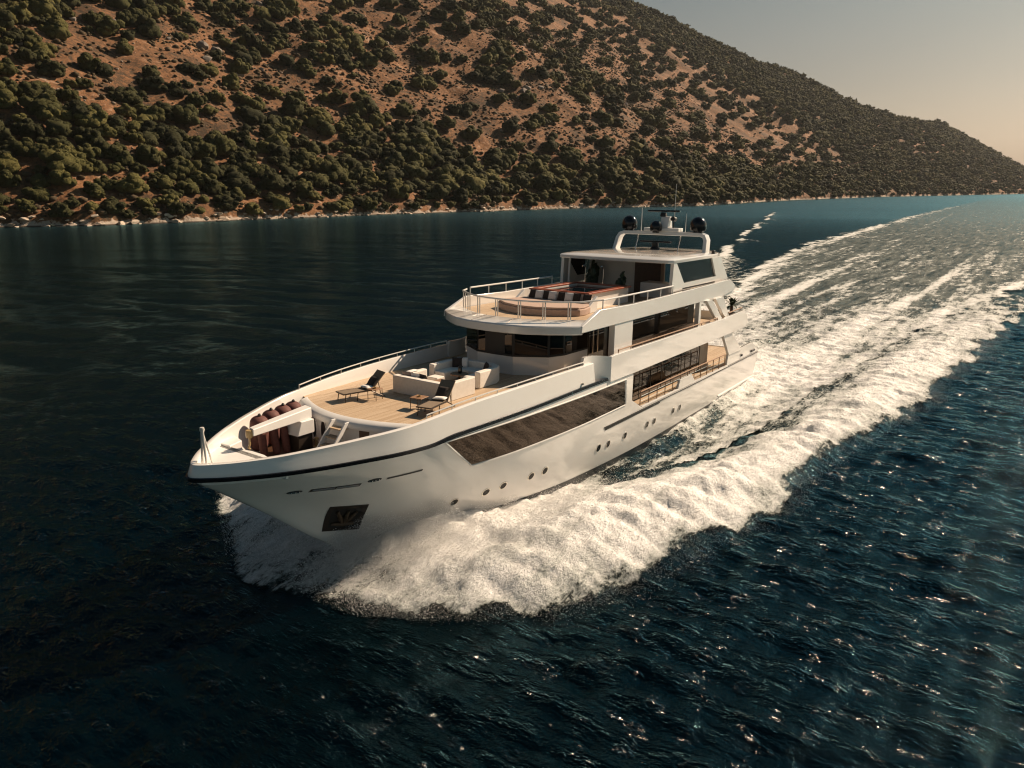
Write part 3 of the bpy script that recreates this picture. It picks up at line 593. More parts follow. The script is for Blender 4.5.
rows = [ring(float(STEM(z)), hy, (lambda x, z=z: z), XA) for z in zl]
for r_ in np.linspace(0, 1, 8)[1:]:
    zr = 2.96 + r_ * (4.875 - 2.96); rows.append(ring(float(STEM(zr)), hy, (lambda x, r_=r_: 2.96 + r_ * (float(ZS(x)) - 2.96)), XA))
mb.loft(rows)
aft = []
for z in zl:
    xs = np.linspace(0, XA, 22); aft.append([(x, float(hy(x, z)), z) for x in xs])
mb.loft(aft); mb.loft([[(x, -y, z) for x, y, z in r_] for r_ in aft]); mb.loft([[(0, y * q, z) for q in (1, .5, 0, -.5, -1)] for (_, y, z) in [r_[0] for r_ in aft]])
def weld(mb):
    d = {}; mp = []; nv = []
    for p in mb.v:
        k_ = tuple(round(c, 3) for c in p)
        if k_ not in d: d[k_] = len(nv); nv.append(p)
        mp.append(d[k_])
    mb.v = nv; fs_ = []
    for f in mb.f:
        g_ = []
        for i in f:
            if not g_ or mp[i] != g_[-1]: g_.append(mp[i])
        if len(g_) > 1 and g_[0] == g_[-1]: g_.pop()
        if len(set(g_)) > 2: fs_.append(tuple(g_))
    mb.f = fs_; return mb
hull = part('hull', weld(mb), 'hull', ang=30)
# boot top: dark bottom paint line at the waterline
mb = MB(); rows = []
for z, off in ((-.3, .012), (.5, .012), (.9, .012)):
    ta = np.linspace(0, 33.6, 60); rows.append([(x, float(hy(x, z)) + off, z) for x in ta])
mb.loft(rows); mb.loft([[(x, -y, z) for x, y, z in r_] for r_ in rows]); part('boot_top', mb, 'boot', hull)
# foredeck bulwark
mb = MB()
def off_ring(zf, d, x0, n=70):
    p = ring(40.02, hy, zf, x0, n); q = []
    zc = zf(39.9); xs_ = float(STEM(zc)); p = [(x0 + (x - x0) * (xs_ - x0) / (40.02 - x0), 0, 0) for x, _, _ in p]
    p = [(x, float(hy(x, zf(x))) if i != n - 1 else 0., zf(x)) for i, (x, _, _) in enumerate(p)]; p = [(x, y if i < n else -y, z) for i, (x, y, z) in enumerate(p)]
    for i, (x, y, z) in enumerate(p):
        a, b = p[max(i - 1, 0)], p[min(i + 1, len(p) - 1)]; tx, ty = b[0] - a[0], b[1] - a[1]; l_ = math.hypot(tx, ty) or 1
        q.append((x + ty / l_ * -d, y - tx / l_ * -d, z) if False else (x - abs(ty) / l_ * d, y - math.copysign(1, y) * abs(tx) / l_ * d if abs(y) > 1e-6 else 0., z))
    return [(x, (max(y, 0) if i < n else min(y, 0)), z) for i, (x, y, z) in enumerate(q)]
mix = lambda r_: (lambda x: float(ZS(x)) * (1 - r_) + float(ZT(x)) * r_)
low = lambda x: 4.15
rows = [off_ring(mix(0), 0, 23.5), off_ring(mix(.35), 0, 23.5), off_ring(mix(.7), 0, 23.5), off_ring(mix(.97), 0, 23.5), off_ring(mix(1.0), .03, 23.5), off_ring(mix(1.0), .15, 23.5), off_ring(mix(.96), .18, 23.5), off_ring(mix(.5), .22, 23.5)]
rows.append([(min(x, 38.7), math.copysign(min(abs(y), max(0, float(hy(min(x, 38.7), 4.25)) - .1)), y), 4.25) for x, y, z in off_ring(mix(0), .5, 23.5)])
mb.loft(rows); part('foredeck_bulwark', mb, 'hull', ang=40)
# dark stripe; its aft end under the upper bulwark paints in a shadow gap
mb = MB(); rows = []
for dz, d in ((-.075, -.012), (-.06, -.05), (.06, -.05), (.075, -.012)): rows.append(off_ring((lambda x, dz=dz: float(ZS(x)) + dz), d, XA, 80))
mb.loft(rows); part('stripe_and_shadow_gap', mb, 'navy', hull)
def hpt(x, z, off=0.): return (x, float(hy(x, z)) + off, z)
def patch(c, off, nu=14, nv=4):                     # a quad given in (X, Z) laid on the port topside
    rows = []
    for v in np.linspace(0, 1, nv):
        r_ = []
        for u in np.linspace(0, 1, nu):
            x = (c[0][0] * (1 - u) + c[1][0] * u) * (1 - v) + (c[3][0] * (1 - u) + c[2][0] * u) * v
            z = (c[0][1] * (1 - u) + c[1][1] * u) * (1 - v) + (c[3][1] * (1 - u) + c[2][1] * u) * v; r_.append(hpt(x, z, off))
        rows.append(r_)
    return MB().loft(rows)
def sides(c, off, **k_):
    m_ = patch(c, off, **k_); n_ = len(m_.v); return m_.add([(x, -y, z) for x, y, z in m_.v], [f[::-1] for f in m_.f])
part('hull_window', sides([(32.85, 4.82), (20.72, 4.76), (20.6, 3.6), (31.2, 3.5)], .012, nu=30, nv=6), 'glassbrown', hull)
fr = MB()
for a, b in (((32.98, 4.86), (20.62, 4.80)), ((31.2, 3.46), (20.5, 3.56)), ((20.6, 4.80), (20.5, 3.56)), ((32.98, 4.86), (31.2, 3.46))):
    fr.tube([hpt(a[0] + (b[0] - a[0]) * t, a[1] + (b[1] - a[1]) * t, .01) for t in np.linspace(0, 1, 24)], .028, 6)
part('window_frame', fr, 'white', hull)
part('knuckle_groove', MB().tube([hpt(x, 2.90, .0) for x in np.linspace(.1, 22.5, 40)], .035, 6), 'blackmat', hull)
part('spray_rail', MB().tube([hpt(x, 1.12, .02) for x in np.linspace(-.0, 7, 20)], .06, 6), 'white', hull)
def disc(x, z, ru, rv, off, name, m, par, rim=None):
    p = Vector(hpt(x, z)); tu = (Vector(hpt(x + .1, z)) - p).normalized(); tv = (Vector(hpt(x, z + .1)) - p).normalized(); n_ = tv.cross(tu).normalized()
    if n_.y < 0: n_ = -n_
    an = np.linspace(0, 2 * math.pi, 18, endpoint=False); loop = lambda k_, o_: [tuple(p + tu * math.cos(a) * ru * k_ + tv * math.sin(a) * rv * k_ + n_ * o_) for a in an]
    o = part(name, MB().loft([loop(1, -.02), loop(1, off), loop(.9, off)], True, True), m, par)
    if rim: part('rim', MB().loft([loop(1.0, -.02), loop(1.0, off + .012), loop(1.22, off + .012), loop(1.25, -.02)], True), rim, o)
    return o, p, tu, tv, n_
for x, z in ((31.16, 1.82), (29.81, 1.9), (29.02, 1.98), (27.53, 1.99), (26.69, 2.0), (22.67, 1.97), (21.79, 1.93), (20.14, 1.92), (17.71, 1.9), (16.86, 1.88), (14.46, 1.9), (13.55, 1.87)):
    disc(x, z, .155, .155, .01, 'porthole', 'glassdark', root, 'steel')
for x, z in ((37.36, 3.9), (35.07, 3.87)):
    o, p, tu, tv, n_ = disc(x, z, .24, .10, .012, 'hull_light', 'blackmat', root)
    for d in (-.12, 0, .12): part('lamp_lens', MB().lathe([(.0, -.02), (.045, -.02), (.045, .02), (.0, .03)], tuple(p + tu * d + n_ * .012), 8), 'chrome', o)
part('slot_frame', patch([(36.96, 3.94), (35.45, 3.83), (35.45, 3.70), (36.96, 3.80)], .010, 8, 2), 'taupe', hull); part('fairlead_slot', patch([(36.88, 3.91), (36.25, 3.86), (36.25, 3.79), (36.9, 3.84)], .02, 8, 2).add(*(lambda q: (q.v, q.f))(patch([(36.2, 3.855), (35.5, 3.80), (35.5, 3.735), (36.2, 3.785)], .02, 8, 2))), 'chrome')
part('fairlead_slot', patch([(34.66, 3.87), (33.46, 3.93), (33.46, 3.85), (34.66, 3.79)], .012, 8, 2), 'blackmat')
part('drain_slot', patch([(22.4, 2.86), (16.5, 2.86), (16.5, 2.78), (22.4, 2.74)], .02, 12, 2), 'blackmat')
pk = part('anchor_pocket', patch([(35.83, 2.84), (34.56, 2.64), (34.36, 1.44), (35.72, 1.74)], .015, 8, 6), 'taupe')
part('recess', patch([(35.66, 2.68), (34.72, 2.53), (34.55, 1.58), (35.56, 1.86)], .03, 8, 6), 'blackmat', pk)
an = MB()
for a, b in (((35.5, 2.55), (35.12, 1.9)), ((34.85, 2.4), (35.12, 1.9)), ((35.15, 2.5), (35.1, 1.85)), ((35.5, 2.0), (34.75, 1.85))): an.tube([hpt(*a, .06), hpt((a[0] + b[0]) / 2, (a[1] + b[1]) / 2, .1), hpt(*b, .07)], [.05, .08, .06], 8)
part('anchor', an, 'rust', pk)
part('round_light', MB().lathe([(0, -.03), (.07, -.03), (.07, .03), (.05, .03), (.04, .0), (0, .0)], hpt(24.6, 5.35, .02), 14), 'steel')

# decks
def hullpoly(x0, x1, z, ins, n=24):
    xs = np.linspace(x0, x1, n); return [(x, max(.02, float(hy(x, z)) - ins)) for x in xs]
def both(pp): return [(x, y) for x, y in pp] + [(x, -y) for x, y in pp[::-1]]
p_ = hullpoly(.2, 24, 2.9, .08, 14); part('main_deck', MB().prism(both(p_), 2.80, 2.93), 'teak')
XF = lambda y: 34.26 - .105 * y * y
ys = np.linspace(-2.55, 2.55, 25)
front = [(XF(y), y) for y in ys]
sidep = [(x, float(hy(x, 5.3)) - .2) for x in np.linspace(33.3, 4.0, 22)]
part('deck_slab', MB().prism([(x - .02, y) for x, y in front] + [(x, y - .02) for x, y in sidep] + [(x, -y + .02) for x, y in sidep[::-1]], 5.0, 5.395), 'white')
part('upper_deck', MB().prism(front + sidep + [(x, -y) for x, y in sidep[::-1]], 5.40, 5.44), 'teak')
# coaming and well
ysw = np.linspace(-2.95, 2.95, 31); cw = lambda y, d: XF(y) + d * (1 - .10 * abs(y) / 3)
part('deck_coaming', MB().loft([[(cw(y, -.02), y, 5.30) for y in ysw], [(cw(y, .0), y, 5.47) for y in ysw], [(cw(y, .30), y, 5.44) for y in ysw], [(cw(y, .42), y, 5.33) for y in ysw], [(cw(y, .40), y, 5.2) for y in ysw]]), 'white', ang=60)
wall = part('well_bulkhead', MB().loft([[(cw(y, .30), y, z) for y in ysw] for z in (4.2, 4.8, 5.36)]), 'white')
for yc in (-1.42, -.74):
    loop = lambda k_, d: [(cw(yc + math.cos(a) * .17 * k_, .30 + d), yc + math.cos(a) * .17 * k_, 4.80 + math.sin(a) * .40 * k_) for a in np.linspace(0, 2 * math.pi, 22, endpoint=False)]
    part('oval_opening', MB().loft([loop(1, .012), loop(.0001, .012)], True), 'blackmat', wall); part('oval_trim', MB().loft([loop(1.0, -.01), loop(1.0, .03), loop(1.14, .03), loop(1.16, -.01)], True), 'white', wall)
part('locker_door', MB().prism([(cw(1.0, .312), 1.0), (cw(1.38, .312), 1.38), (cw(1.38, .28), 1.38), (cw(1.0, .28), 1.0)], 4.5, 5.15), 'darkwood', wall)
for yc in (-.2, 1.8): part('deck_speaker', MB().lathe([(0, 0), (.09, 0), (.09, .03), (0, .03)], (cw(yc, .30), yc, 5.1), 12), 'bronze', wall)
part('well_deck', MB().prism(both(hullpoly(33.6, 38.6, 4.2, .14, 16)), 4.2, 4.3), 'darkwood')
bp = hullpoly(38.0, 39.85, 5.05, .1, 12)
part('bow_platform', MB().prism([(37.75, .3), (37.75, -.3)] + [(38.1, -bp[0][1])] + [(x, -y) for x, y in bp] + [(x, y) for x, y in bp[::-1]] + [(38.1, bp[0][1])], 4.7, 5.06), 'white', bev=.03)
part('inner_ledge', MB().prism([(37.2, -2.05), (38.0, -1.62), (38.0, -1.1), (37.4, -1.3)], 4.6, 5.12), 'white', bev=.04)
# stair from the deck down into the well
stw = part('deck_stair', MB().prism_y([(34.62, 5.44), (34.8, 5.44), (35.75, 4.3), (35.5, 4.3)], -.0, .06).prism_y([(34.62, 5.44), (34.8, 5.44), (35.75, 4.3), (35.5, 4.3)], .66, .72), 'white', bev=.01)
for i in range(4): part('tread', MB().box(34.66 + i * .22, 34.92 + i * .22, -.0 + .065, .655, 5.17 - i * .25, 5.21 - i * .25), 'teak', stw)
# crane
cr_ = part('deck_crane', MB().prism([(37.55, -.66), (37.62, -.36), (35.0, -.72), (34.92, -1.15)], (lambda x, y: 5.42 + (x - 35) * .02), (lambda x, y: 5.80 - (x - 35) * .035)), 'white', bev=.03)
part('pedestal', MB().prism([(35.7, -1.1), (35.7, -.62), (35.1, -.62), (35.1, -1.1)], 4.3, 4.95), 'taupe', cr_, bev=.02)
part('crane_head', MB().prism_y([(35.78, 4.95), (35.05, 4.95), (35.05, 5.44), (35.6, 5.44)], -1.2, -.55), 'white', cr_, bev=.03)
part('sheave', MB().lathe([(0, -.12), (.10, -.12), (.12, 0), (.10, .12), (0, .12)], (37.66, -.52, 5.55), 12), 'bronze', cr_); part('hook', MB().tube([(37.66, -.52, 5.43), (37.66, -.52, 5.2), (37.72, -.52, 5.1), (37.66, -.52, 5.05)], .035, 8), 'bronze', cr_)
for x, y in ((36.5, .55), (36.15, 1.15), (34.95, -.75)):
    b_ = part('mooring_bollard', MB().box(x - .22, x + .22, y - .1, y + .1, 4.3, 4.36), 'bronze', bev=.01)
    for d in (-.12, .12): part('post', MB().lathe([(.06, 0), (.055, .2), (.085, .24), (.07, .3), (0, .31)], (x + d, y, 4.36), 12), 'bronze', b_)
part('bow_staff', MB().tube([(39.58, .12, 5.06), (39.56, .02, 6.2)], .035, 8).tube([(39.58, -.12, 5.06), (39.56, -.02, 6.2)], .035, 8).tube([(39.3, 0, 5.06), (39.55, 0, 6.15)], .028, 8).lathe([(.05, 0), (.075, .06), (.06, .14), (0, .15)], (39.56, 0, 6.18), 10), 'railing')

# handrails along the foredeck bulwark
def rail(name, pts, h, r, step, m='steel', base=None):
    P = [Vector(p) for p in pts]; top = [(p.x, p.y, p.z + h) for p in P]; o = part(name, MB().tube(top, r, 8), m)
    L = [0]; [L.append(L[-1] + (P[i + 1] - P[i]).length) for i in range(len(P) - 1)]; n_ = max(2, int(round(L[-1] / step)) + 1)
    for d in np.linspace(0, L[-1], n_):
        i = min(max(int(np.searchsorted(L, d)) - 1, 0), len(P) - 2); q = P[i].lerp(P[i + 1], (d - L[i]) / max(L[i + 1] - L[i], 1e-6)); part('stanchion', MB().tube([(q.x, q.y, q.z), (q.x, q.y, q.z + h)], r * .72, 6), m, o)
    return o
for s in (1, -1): rail('foredeck_rail', [(x, s * (float(hy(x, 5.6)) - .17), float(ZT(x))) for x in np.linspace(33.5, 24.2, 14)], .13 if s > 0 else .17, .026, 1.15, 'railing')

# upper deck bulwark bands, scoops, pillars
for s in (1, -1):
    f0, f1 = (3.95 * s, 4.11 * s)
    band = [(22.3, 4.99), (22.3, 6.16), (21.9, 6.18), (8.0, 6.18), (7.4, 6.22), (4.5, 6.32), (3.85, 5.9), (3.7, 5.5), (3.85, 5.18), (6.4, 5.12), (19.8, 4.985)]
    part('upper_bulwark', MB().prism_y(band, f0, f1), 'hull', bev=.03)
    rows = []
    for t in np.linspace(0, 1, 9):
        zb, zt_ = 4.95 + .42 * t ** 1.6, 6.16 + (.20 if s > 0 else .04) * math.sin(t * 1.57); x = 22.28 + 1.85 * t; y = 4.11 - .34 * t - .16 * math.sin(math.pi * t)
        rows.append([(x + .12 * math.sin(math.pi * q) * t, s * y, zb + (zt_ - zb) * q) for q in np.linspace(0, 1, 8)])
    inn = [[(x, y - s * .14, z) for x, y, z in r_] for r_ in rows]
    part('bulwark_wing', weld(MB().loft([r_ + i_[::-1] for r_, i_ in zip(rows, inn)], True, True)), 'hull', ang=50)
    part('side_panel', MB().box(19.5, 21.35, min(3.42 * s, 3.72 * s), max(3.42 * s, 3.72 * s), 5.44, 7.44), 'hull', bev=.03)
    part('aft_post', MB().box(11.0, 11.32, min(3.5 * s, 3.75 * s), max(3.5 * s, 3.75 * s), 5.44, 7.44), 'white', bev=.02)
    part('slanted_pillar', MB().prism_y([(10.65, 7.46), (9.85, 7.46), (7.9, 6.14), (8.8, 6.14)], 3.72 * s, 3.92 * s), 'hull', bev=.02)
    part('slanted_pillar', MB().prism_y([(9.3, 7.46), (8.0, 7.46), (6.7, 6.16), (7.45, 6.16)], 3.72 * s, 3.92 * s), 'hull', bev=.02)
    part('quarter_pillar', MB().prism_y([(7.65, 5.1), (6.3, 5.12), (3.9, 3.66), (6.3, 3.66)], 3.80 * s, 3.97 * s), 'hull', bev=.02)
    part('quarter_bulwark', MB().prism_y([(6.45, 2.97), (6.28, 3.70), (1.7, 3.80), (.5, 3.35), (.02, 2.97)], (lambda x, z: s * (float(hy(max(x, .0), 2.95)) - .16)), (lambda x, z: s * (float(hy(max(x, .0), 2.95)) - .01))), 'hull', bev=.02)
    part('fairlead', MB().tube([(1.7, s * 3.86, 3.2), (1.0, s * 3.86, 3.2)], .09, 8).tube([(3.8, s * 3.9, 3.25), (3.6, s * 3.9, 3.25)], .08, 8), 'blackmat')
    part('side_toe', MB().prism_y([(18.55, 2.97), (19.8, 3.62), (XA, 3.62), (XA, 2.97)], 3.88 * s, 4.0 * s), 'hull')
    part('toe_rail', MB().box(6.4, 18.6, min(3.86 * s, 3.985 * s), max(3.86 * s, 3.985 * s), 2.955, 3.06), 'hull', bev=.015)
    part('boarding_gate', MB().prism_y([(14.15, 3.06), (13.92, 3.52), (12.3, 3.53), (11.75, 3.06)], 3.84 * s, 3.985 * s), 'hull', bev=.02)
    o = rail('main_deck_rail', [(x, 3.92 * s, 3.06) for x in np.linspace(18.7, 6.9, 6)], .74, .035, .95, 'wood')
    for zz_ in (.26, .5): part('wire', MB().tube([(18.6, 3.92 * s, 3.06 + zz_), (7.0, 3.92 * s, 3.06 + zz_)], .012, 5), 'steel', o)
    rail('upper_deck_rail', [(x, 3.98 * s, 6.17) for x in np.linspace(21.4, 8.9, 6)], .13, .034, 1.2, 'wood')
    part('aft_rail', MB().tube([(7.0, 3.95 * s, 6.38), (4.6, 3.95 * s, 6.45)], .04, 8), 'wood')
part('aft_bulwark', MB().box(3.72, 3.86, -3.92, 3.92, 5.2, 5.95), 'hull', bev=.03)
part('swim_platform', MB().box(-1.5, -.01, -3.1, 3.1, .95, 1.12), 'teak', bev=.03)

# main deck house behind the side deck
part('main_house', MB().box(7.6, 21.0, -3.0, 3.0, 2.93, 5.0), 'dark')
for s in (1, -1):
    g_ = part('saloon_glass', MB().box(8.9, 19.75, min(3.0 * s, 3.03 * s), max(3.0 * s, 3.03 * s), 3.0, 4.92), 'glassbrown')
    fr = MB()
    for x in np.linspace(8.9, 19.7, 9): fr.box(x, x + .035, min(3.03 * s, 3.045 * s), max(3.03 * s, 3.045 * s), 3.0, 4.92)
    part('mullion', fr, 'taupe', g_)
    part('house_end_panel', MB().box(7.6, 8.85, min(3.0 * s, 3.05 * s), max(3.0 * s, 3.05 * s), 2.94, 4.98), 'tanwall')
part('aft_door', MB().box(7.55, 7.6, -1.2, 1.2, 2.94, 4.9), 'glassdark')

# wheelhouse and upper deck house
foot = [(25.46, 0), (25.4, .97), (24.55, 2.26), (23.75, 2.55), (21.75, 2.58)]
fp = lambda d: both([(x + d * (1 if i < 3 else .7 if i == 3 else 0), y + d * (0 if i < 2 else .7 if i == 2 else 1)) for i, (x, y) in enumerate(foot)][::-1])
part('wheelhouse_wall', MB().prism(fp(0)[::-1], 5.44, 6.27), 'hull', ang=8)
wb = part('window_band', MB().prism(fp(-.015)[::-1], 6.27, 7.40), 'blackmat', ang=8)
part('window_sill', MB().prism(fp(.03)[::-1], 6.25, 6.29), 'blackmat', wb)
def pane(a, b, z0, z1, g, name, m, par):
    a, b = Vector((*a, 0)), Vector((*b, 0)); t = (b - a).normalized(); n_ = Vector((t.y, -t.x, 0)); a, b = a + t * g, b - t * g
    if n_.dot(Vector((a.x - 20, a.y, 0))) < 0: n_ = -n_
    q = [a - n_ * .01, b - n_ * .01, b + n_ * .012, a + n_ * .012]; return part(name, MB().prism([(p.x, p.y) for p in q], z0, z1), m, par)
C0, C1, C2, C3, C4 = (25.40, .97), (24.55, 2.26), (23.75, 2.55), (21.75, 2.58), (25.40, -.97)
for a, b, g in ((C4, C0, .07), (C0, C1, .07), (C1, C2, .07), (C2, C3, .07), ((25.4, -.97), (24.55, -2.26), .07), ((24.55, -2.26), (23.75, -2.55), .07), ((23.75, -2.55), (21.75, -2.58), .07)): pane(a, b, 6.34, 7.28, g, 'pane', 'glass', wb)
part('upper_house', MB().box(8.6, 21.75, -2.38, 2.38, 5.44, 7.42), 'dark')
for s in (1, -1):
    part('house_glass', MB().box(9.6, 19.45, min(2.38 * s, 2.42 * s), max(2.38 * s, 2.42 * s), 5.85, 7.3), 'glassdark'); part('house_skirt', MB().box(8.6, 19.45, min(2.38 * s, 2.44 * s), max(2.38 * s, 2.44 * s), 5.44, 5.85), 'darkwood')
    d_ = part('side_door', MB().box(19.9, 21.5, min(2.38 * s, 2.41 * s), max(2.38 * s, 2.41 * s), 5.5, 7.3), 'glassdark')
    for x in (20.6, 21.05): part('door_handle', MB().tube([(x, 2.47 * s, 5.9), (x, 2.47 * s, 7.1)], .03, 8), 'steel', d_)

# sundeck
OUT = [(26.08, 0), (26.02, 1.0), (25.78, 1.9), (25.32, 2.65), (24.9, 3.2), (24.55, 3.60), (24.35, 3.74)]; INN = [(25.12, 0), (25.06, .8), (24.86, 1.5), (24.45, 2.25), (24.05, 2.8), (23.75, 3.2), (23.5, 3.52)]
mir = lambda pp: [(x, -y) for x, y in pp[:0:-1]] + list(pp)
oo, in_ = mir(OUT), mir(INN); inx = [(x - .04, y) for x, y in oo]
part('sundeck_brow', MB().loft([[(x - .7, y * .93, 7.36) for x, y in oo], [(x - .03, y, 7.36) for x, y in oo], [(x, y, 7.40) for x, y in oo], [(x, y, 7.68) for x, y in oo], [(x - .05, y, 7.73) for x, y in oo], [(x, y, 7.87) for x, y in in_], [(x - .08, y, 7.86) for x, y in in_], [(x - .1, y, 7.7) for x, y in in_]]), 'hull', ang=22)
for y0, x0, x1, y1 in ((-.9, 26.0, 25.05, -.72), (.95, 26.0, 25.05, .78)): part('brow_joint', MB().tube([(x0 - .06, y0, 7.735), (x1, y1, 7.875)], .014, 5), 'taupe')
part('sundeck_slab', MB().prism([(x - .3, y * .985) for x, y in oo] + [(5.6, 3.68), (5.6, -3.68)], 7.41, 7.66), 'white')
part('sundeck_floor', MB().prism([(x - .05, y) for x, y in in_] + [(5.7, 3.58), (5.7, -3.58)], 7.66, 7.74), 'teak')
for s in (1, -1):
    part('sundeck_bulwark', MB().prism_y([(24.42, 7.44), (24.38, 7.72), (22.85, 8.26), (19.7, 8.2), (15, 8.24), (6.7, 8.38), (5.75, 8.0), (5.7, 7.65), (7.8, 7.44)], 3.60 * s, 3.77 * s), 'hull', bev=.03)
    rail('sundeck_rail', [(x, 3.68 * s, 8.22) for x in np.linspace(22.5, 15.0, 5)], .42, .04, 1.5, 'white')
ry = [(x - .08, y, 7.87) for x, y in in_[1:-1]]
o = part('front_rail', MB().tube([(x, y, 8.62) for x, y, _ in ry] + [(22.5, 3.62, 8.64)], .042, 8).tube([(ry[0][0], ry[0][1], 8.62), (23.0, -3.5, 8.62)], .042, 8), 'railing')
for yc in (-2.95, -2.3, -1.35, -.2, .95, 1.95, 2.85):
    xc = float(np.interp(yc, [p[1] for p in in_], [p[0] for p in in_])) - .08
    for d in (-.06, .06): part('stanchion', MB().tube([(xc, yc + d, 7.85), (xc, yc + d, 8.62)], .028, 6), 'railing', o)
# pool with red wood rim
tub = part('pool_surround', MB().box(15.9, 16.05, -1.6, 1.6, 7.74, 8.5).box(19.95, 20.2, -1.6, 1.6, 7.74, 8.5).box(16.05, 19.95, -1.6, -1.4, 7.74, 8.5).box(16.05, 19.95, 1.4, 1.6, 7.74, 8.5), 'hull')
part('pool_rim', MB().box(15.8, 16.15, -1.72, 1.72, 8.5, 8.58).box(19.95, 20.26, -1.72, 1.72, 8.5, 8.58).box(16.15, 19.95, -1.72, -1.38, 8.5, 8.58).box(16.15, 19.95, 1.38, 1.72, 8.5, 8.58), 'redwood', tub, bev=.02)
part('pool_water', MB().box(16.05, 19.95, -1.4, 1.4, 8.1, 8.43), 'bluewater', tub)
for y in (-1.0, .1): part('shower_pole', MB().tube([(15.95, y, 8.58), (15.9, y, 9.35), (16.05, y, 9.5), (16.25, y, 9.46)], .022, 6), 'steel', tub)
for s in (1, -1): part('pad_wing', MB().prism_y([(20.21, 7.74), (21.5, 7.74), (20.21, 8.48)], 2.0 * s, 2.16 * s), 'white', bev=.02)
padp = [(20.25, -2.0), (20.25, 2.0), (21.6, 2.35), (22.1, 2.3), (22.75, 1.5), (23.15, .6), (23.2, 0), (23.15, -.6), (22.75, -1.5), (22.1, -2.3), (21.6, -2.35)]
sp_o = part('sunpad_base', MB().prism(padp[::-1], 7.74, 8.05), 'pad', bev=.05, seg=3); part('sunpad_cushion', MB().prism([(21.6 + (x - 21.6) * .97, y * .97) for x, y in padp][::-1], 8.05, 8.14), 'pad', sp_o, bev=.04, seg=3)
# hardtop
RO = [(15.15, 0), (15.1, 1.6), (15.0, 2.7), (14.85, 3.28), (14.55, 3.46), (8.2, 3.40), (7.0, 3.12), (6.0, 2.5), (5.5, 1.4), (5.4, 0)]
ro = RO + [(x, -y) for x, y in RO[-2:0:-1]]
sc_ = lambda k_, c=9.6: [(c + (x - c) * k_, y * k_) for x, y in ro]
part('hardtop', MB().loft([[(x, y, 9.74) for x, y in sc_(.97)], [(x, y, 9.74) for x, y in sc_(.995)], [(x, y, 9.77) for x, y in ro], [(x, y, 9.90) for x, y in ro], [(x, y, 9.95) for x, y in sc_(.985)], [(x, y, 10.03) for x, y in sc_(.88)], [(x, y, 10.09) for x, y in sc_(.6)], [(x, y, 10.11) for x, y in sc_(.2)]], True, True), 'hull', ang=30)
part('roof_light', MB().box(8.4, 8.62, 3.2, 3.36, 9.93, 10.16), 'blackmat', bev=.02)
for s in (1, -1):
    y0, y1 = 3.24 * s, 3.42 * s
    part('hardtop_side', MB().prism_y([(14.45, 9.74), (14.08, 9.74), (12.94, 8.61), (12.94, 8.24), (14.55, 8.24)], y0, y1).prism_y([(12.94, 8.24), (12.94, 8.61), (8.18, 8.64), (8.18, 8.26)], y0, y1).prism_y([(9.0, 9.74), (7.6, 9.74), (6.1, 8.36), (8.18, 8.26), (8.18, 8.64)], y0, y1), 'hull')
    part('side_window', MB().prism_y([(14.06, 9.73), (9.02, 9.73), (8.18, 8.64), (12.94, 8.61)], 3.29 * s, 3.33 * s), 'glassdark')
    part('side_slot', MB().box(8.35, 13.1, min(3.42 * s, 3.435 * s), max(3.42 * s, 3.435 * s), 8.30, 8.37), 'blackmat')
part('roof_post', MB().tube([(14.4, -2.95, 7.74), (14.3, -2.95, 9.75)], .07, 10), 'white')
part('lounge_wall', MB().box(11.6, 11.75, -3.1, .55, 7.74, 9.74), 'white'); part('lounge_door', MB().box(11.75, 11.78, -.1, 1.5, 7.74, 9.6), 'darkwood'); part('lounge_wall', MB().box(11.6, 11.74, .55, 1.7, 7.74, 9.74), 'tanwall'); part('lounge_post', MB().box(11.4, 11.8, 2.75, 3.2, 7.74, 9.74), 'darkwood')
part('bar_counter', MB().box(12.4, 13.5, 1.1, 3.0, 7.74, 8.55), 'white', bev=.04)
# mast arch with its domes and radars
def arch(pts, w, h):
    P = [Vector(p) for p in pts]; rows = []
    for i, p in enumerate(P):
        t = (P[min(i + 1, len(P) - 1)] - P[max(i - 1, 0)]).normalized(); n_ = Vector((0, -t.z, t.y)).normalized()
        rows.append([tuple(p + Vector((a * w / 2, 0, 0)) + n_ * b * h / 2) for a, b in ((-1, -1), (1, -1), (1, 1), (-1, 1))])
    return MB().loft(rows, True, True)
ma = part('mast_arch', arch([(8.8, -2.92, 9.98), (8.55, -2.84, 10.7), (8.48, -2.72, 10.92), (8.45, -2.45, 11.02), (8.45, 2.45, 11.02), (8.48, 2.72, 10.92), (8.55, 2.84, 10.7), (8.8, 2.92, 9.98)], .62, .22), 'hull', bev=.03, ang=50)
part('instrument_shelf', MB().box(8.1, 8.8, -1.1, 1.15, 11.14, 11.34), 'white', ma, bev=.03)
def dome(y, x, r_, z0, h): return MB().lathe([(r_ * .55, 0), (r_ * .6, .08), (r_ * .95, .12), (r_, h * .3)] + [(r_ * math.cos(a), h * .45 + (h * .55) * math.sin(a)) for a in np.linspace(0, 1.5, 9)], (x, y, z0), 28)
for y in (-2.22, 2.22): part('radar_dome', dome(y, 8.45, .47, 11.12, .92), 'black', ma)
part('radar_dome', dome(-.22, 8.95, .36, 11.05, .72), 'black', ma)
part('mast', MB().prism_y([(8.75, 11.34), (8.0, 11.34), (8.15, 12.0), (8.5, 12.0)], -.12, .42), 'white', ma, bev=.05)
rd = part('radar', MB().lathe([(.2, 0), (.22, .05), (.16, .24), (0, .25)], (8.35, -.05, 12.0), 14), 'blackmat', ma); part('radar_bar', MB().box(8.28, 8.46, -1.05, 1.02, 12.27, 12.38), 'black', rd, bev=.03)
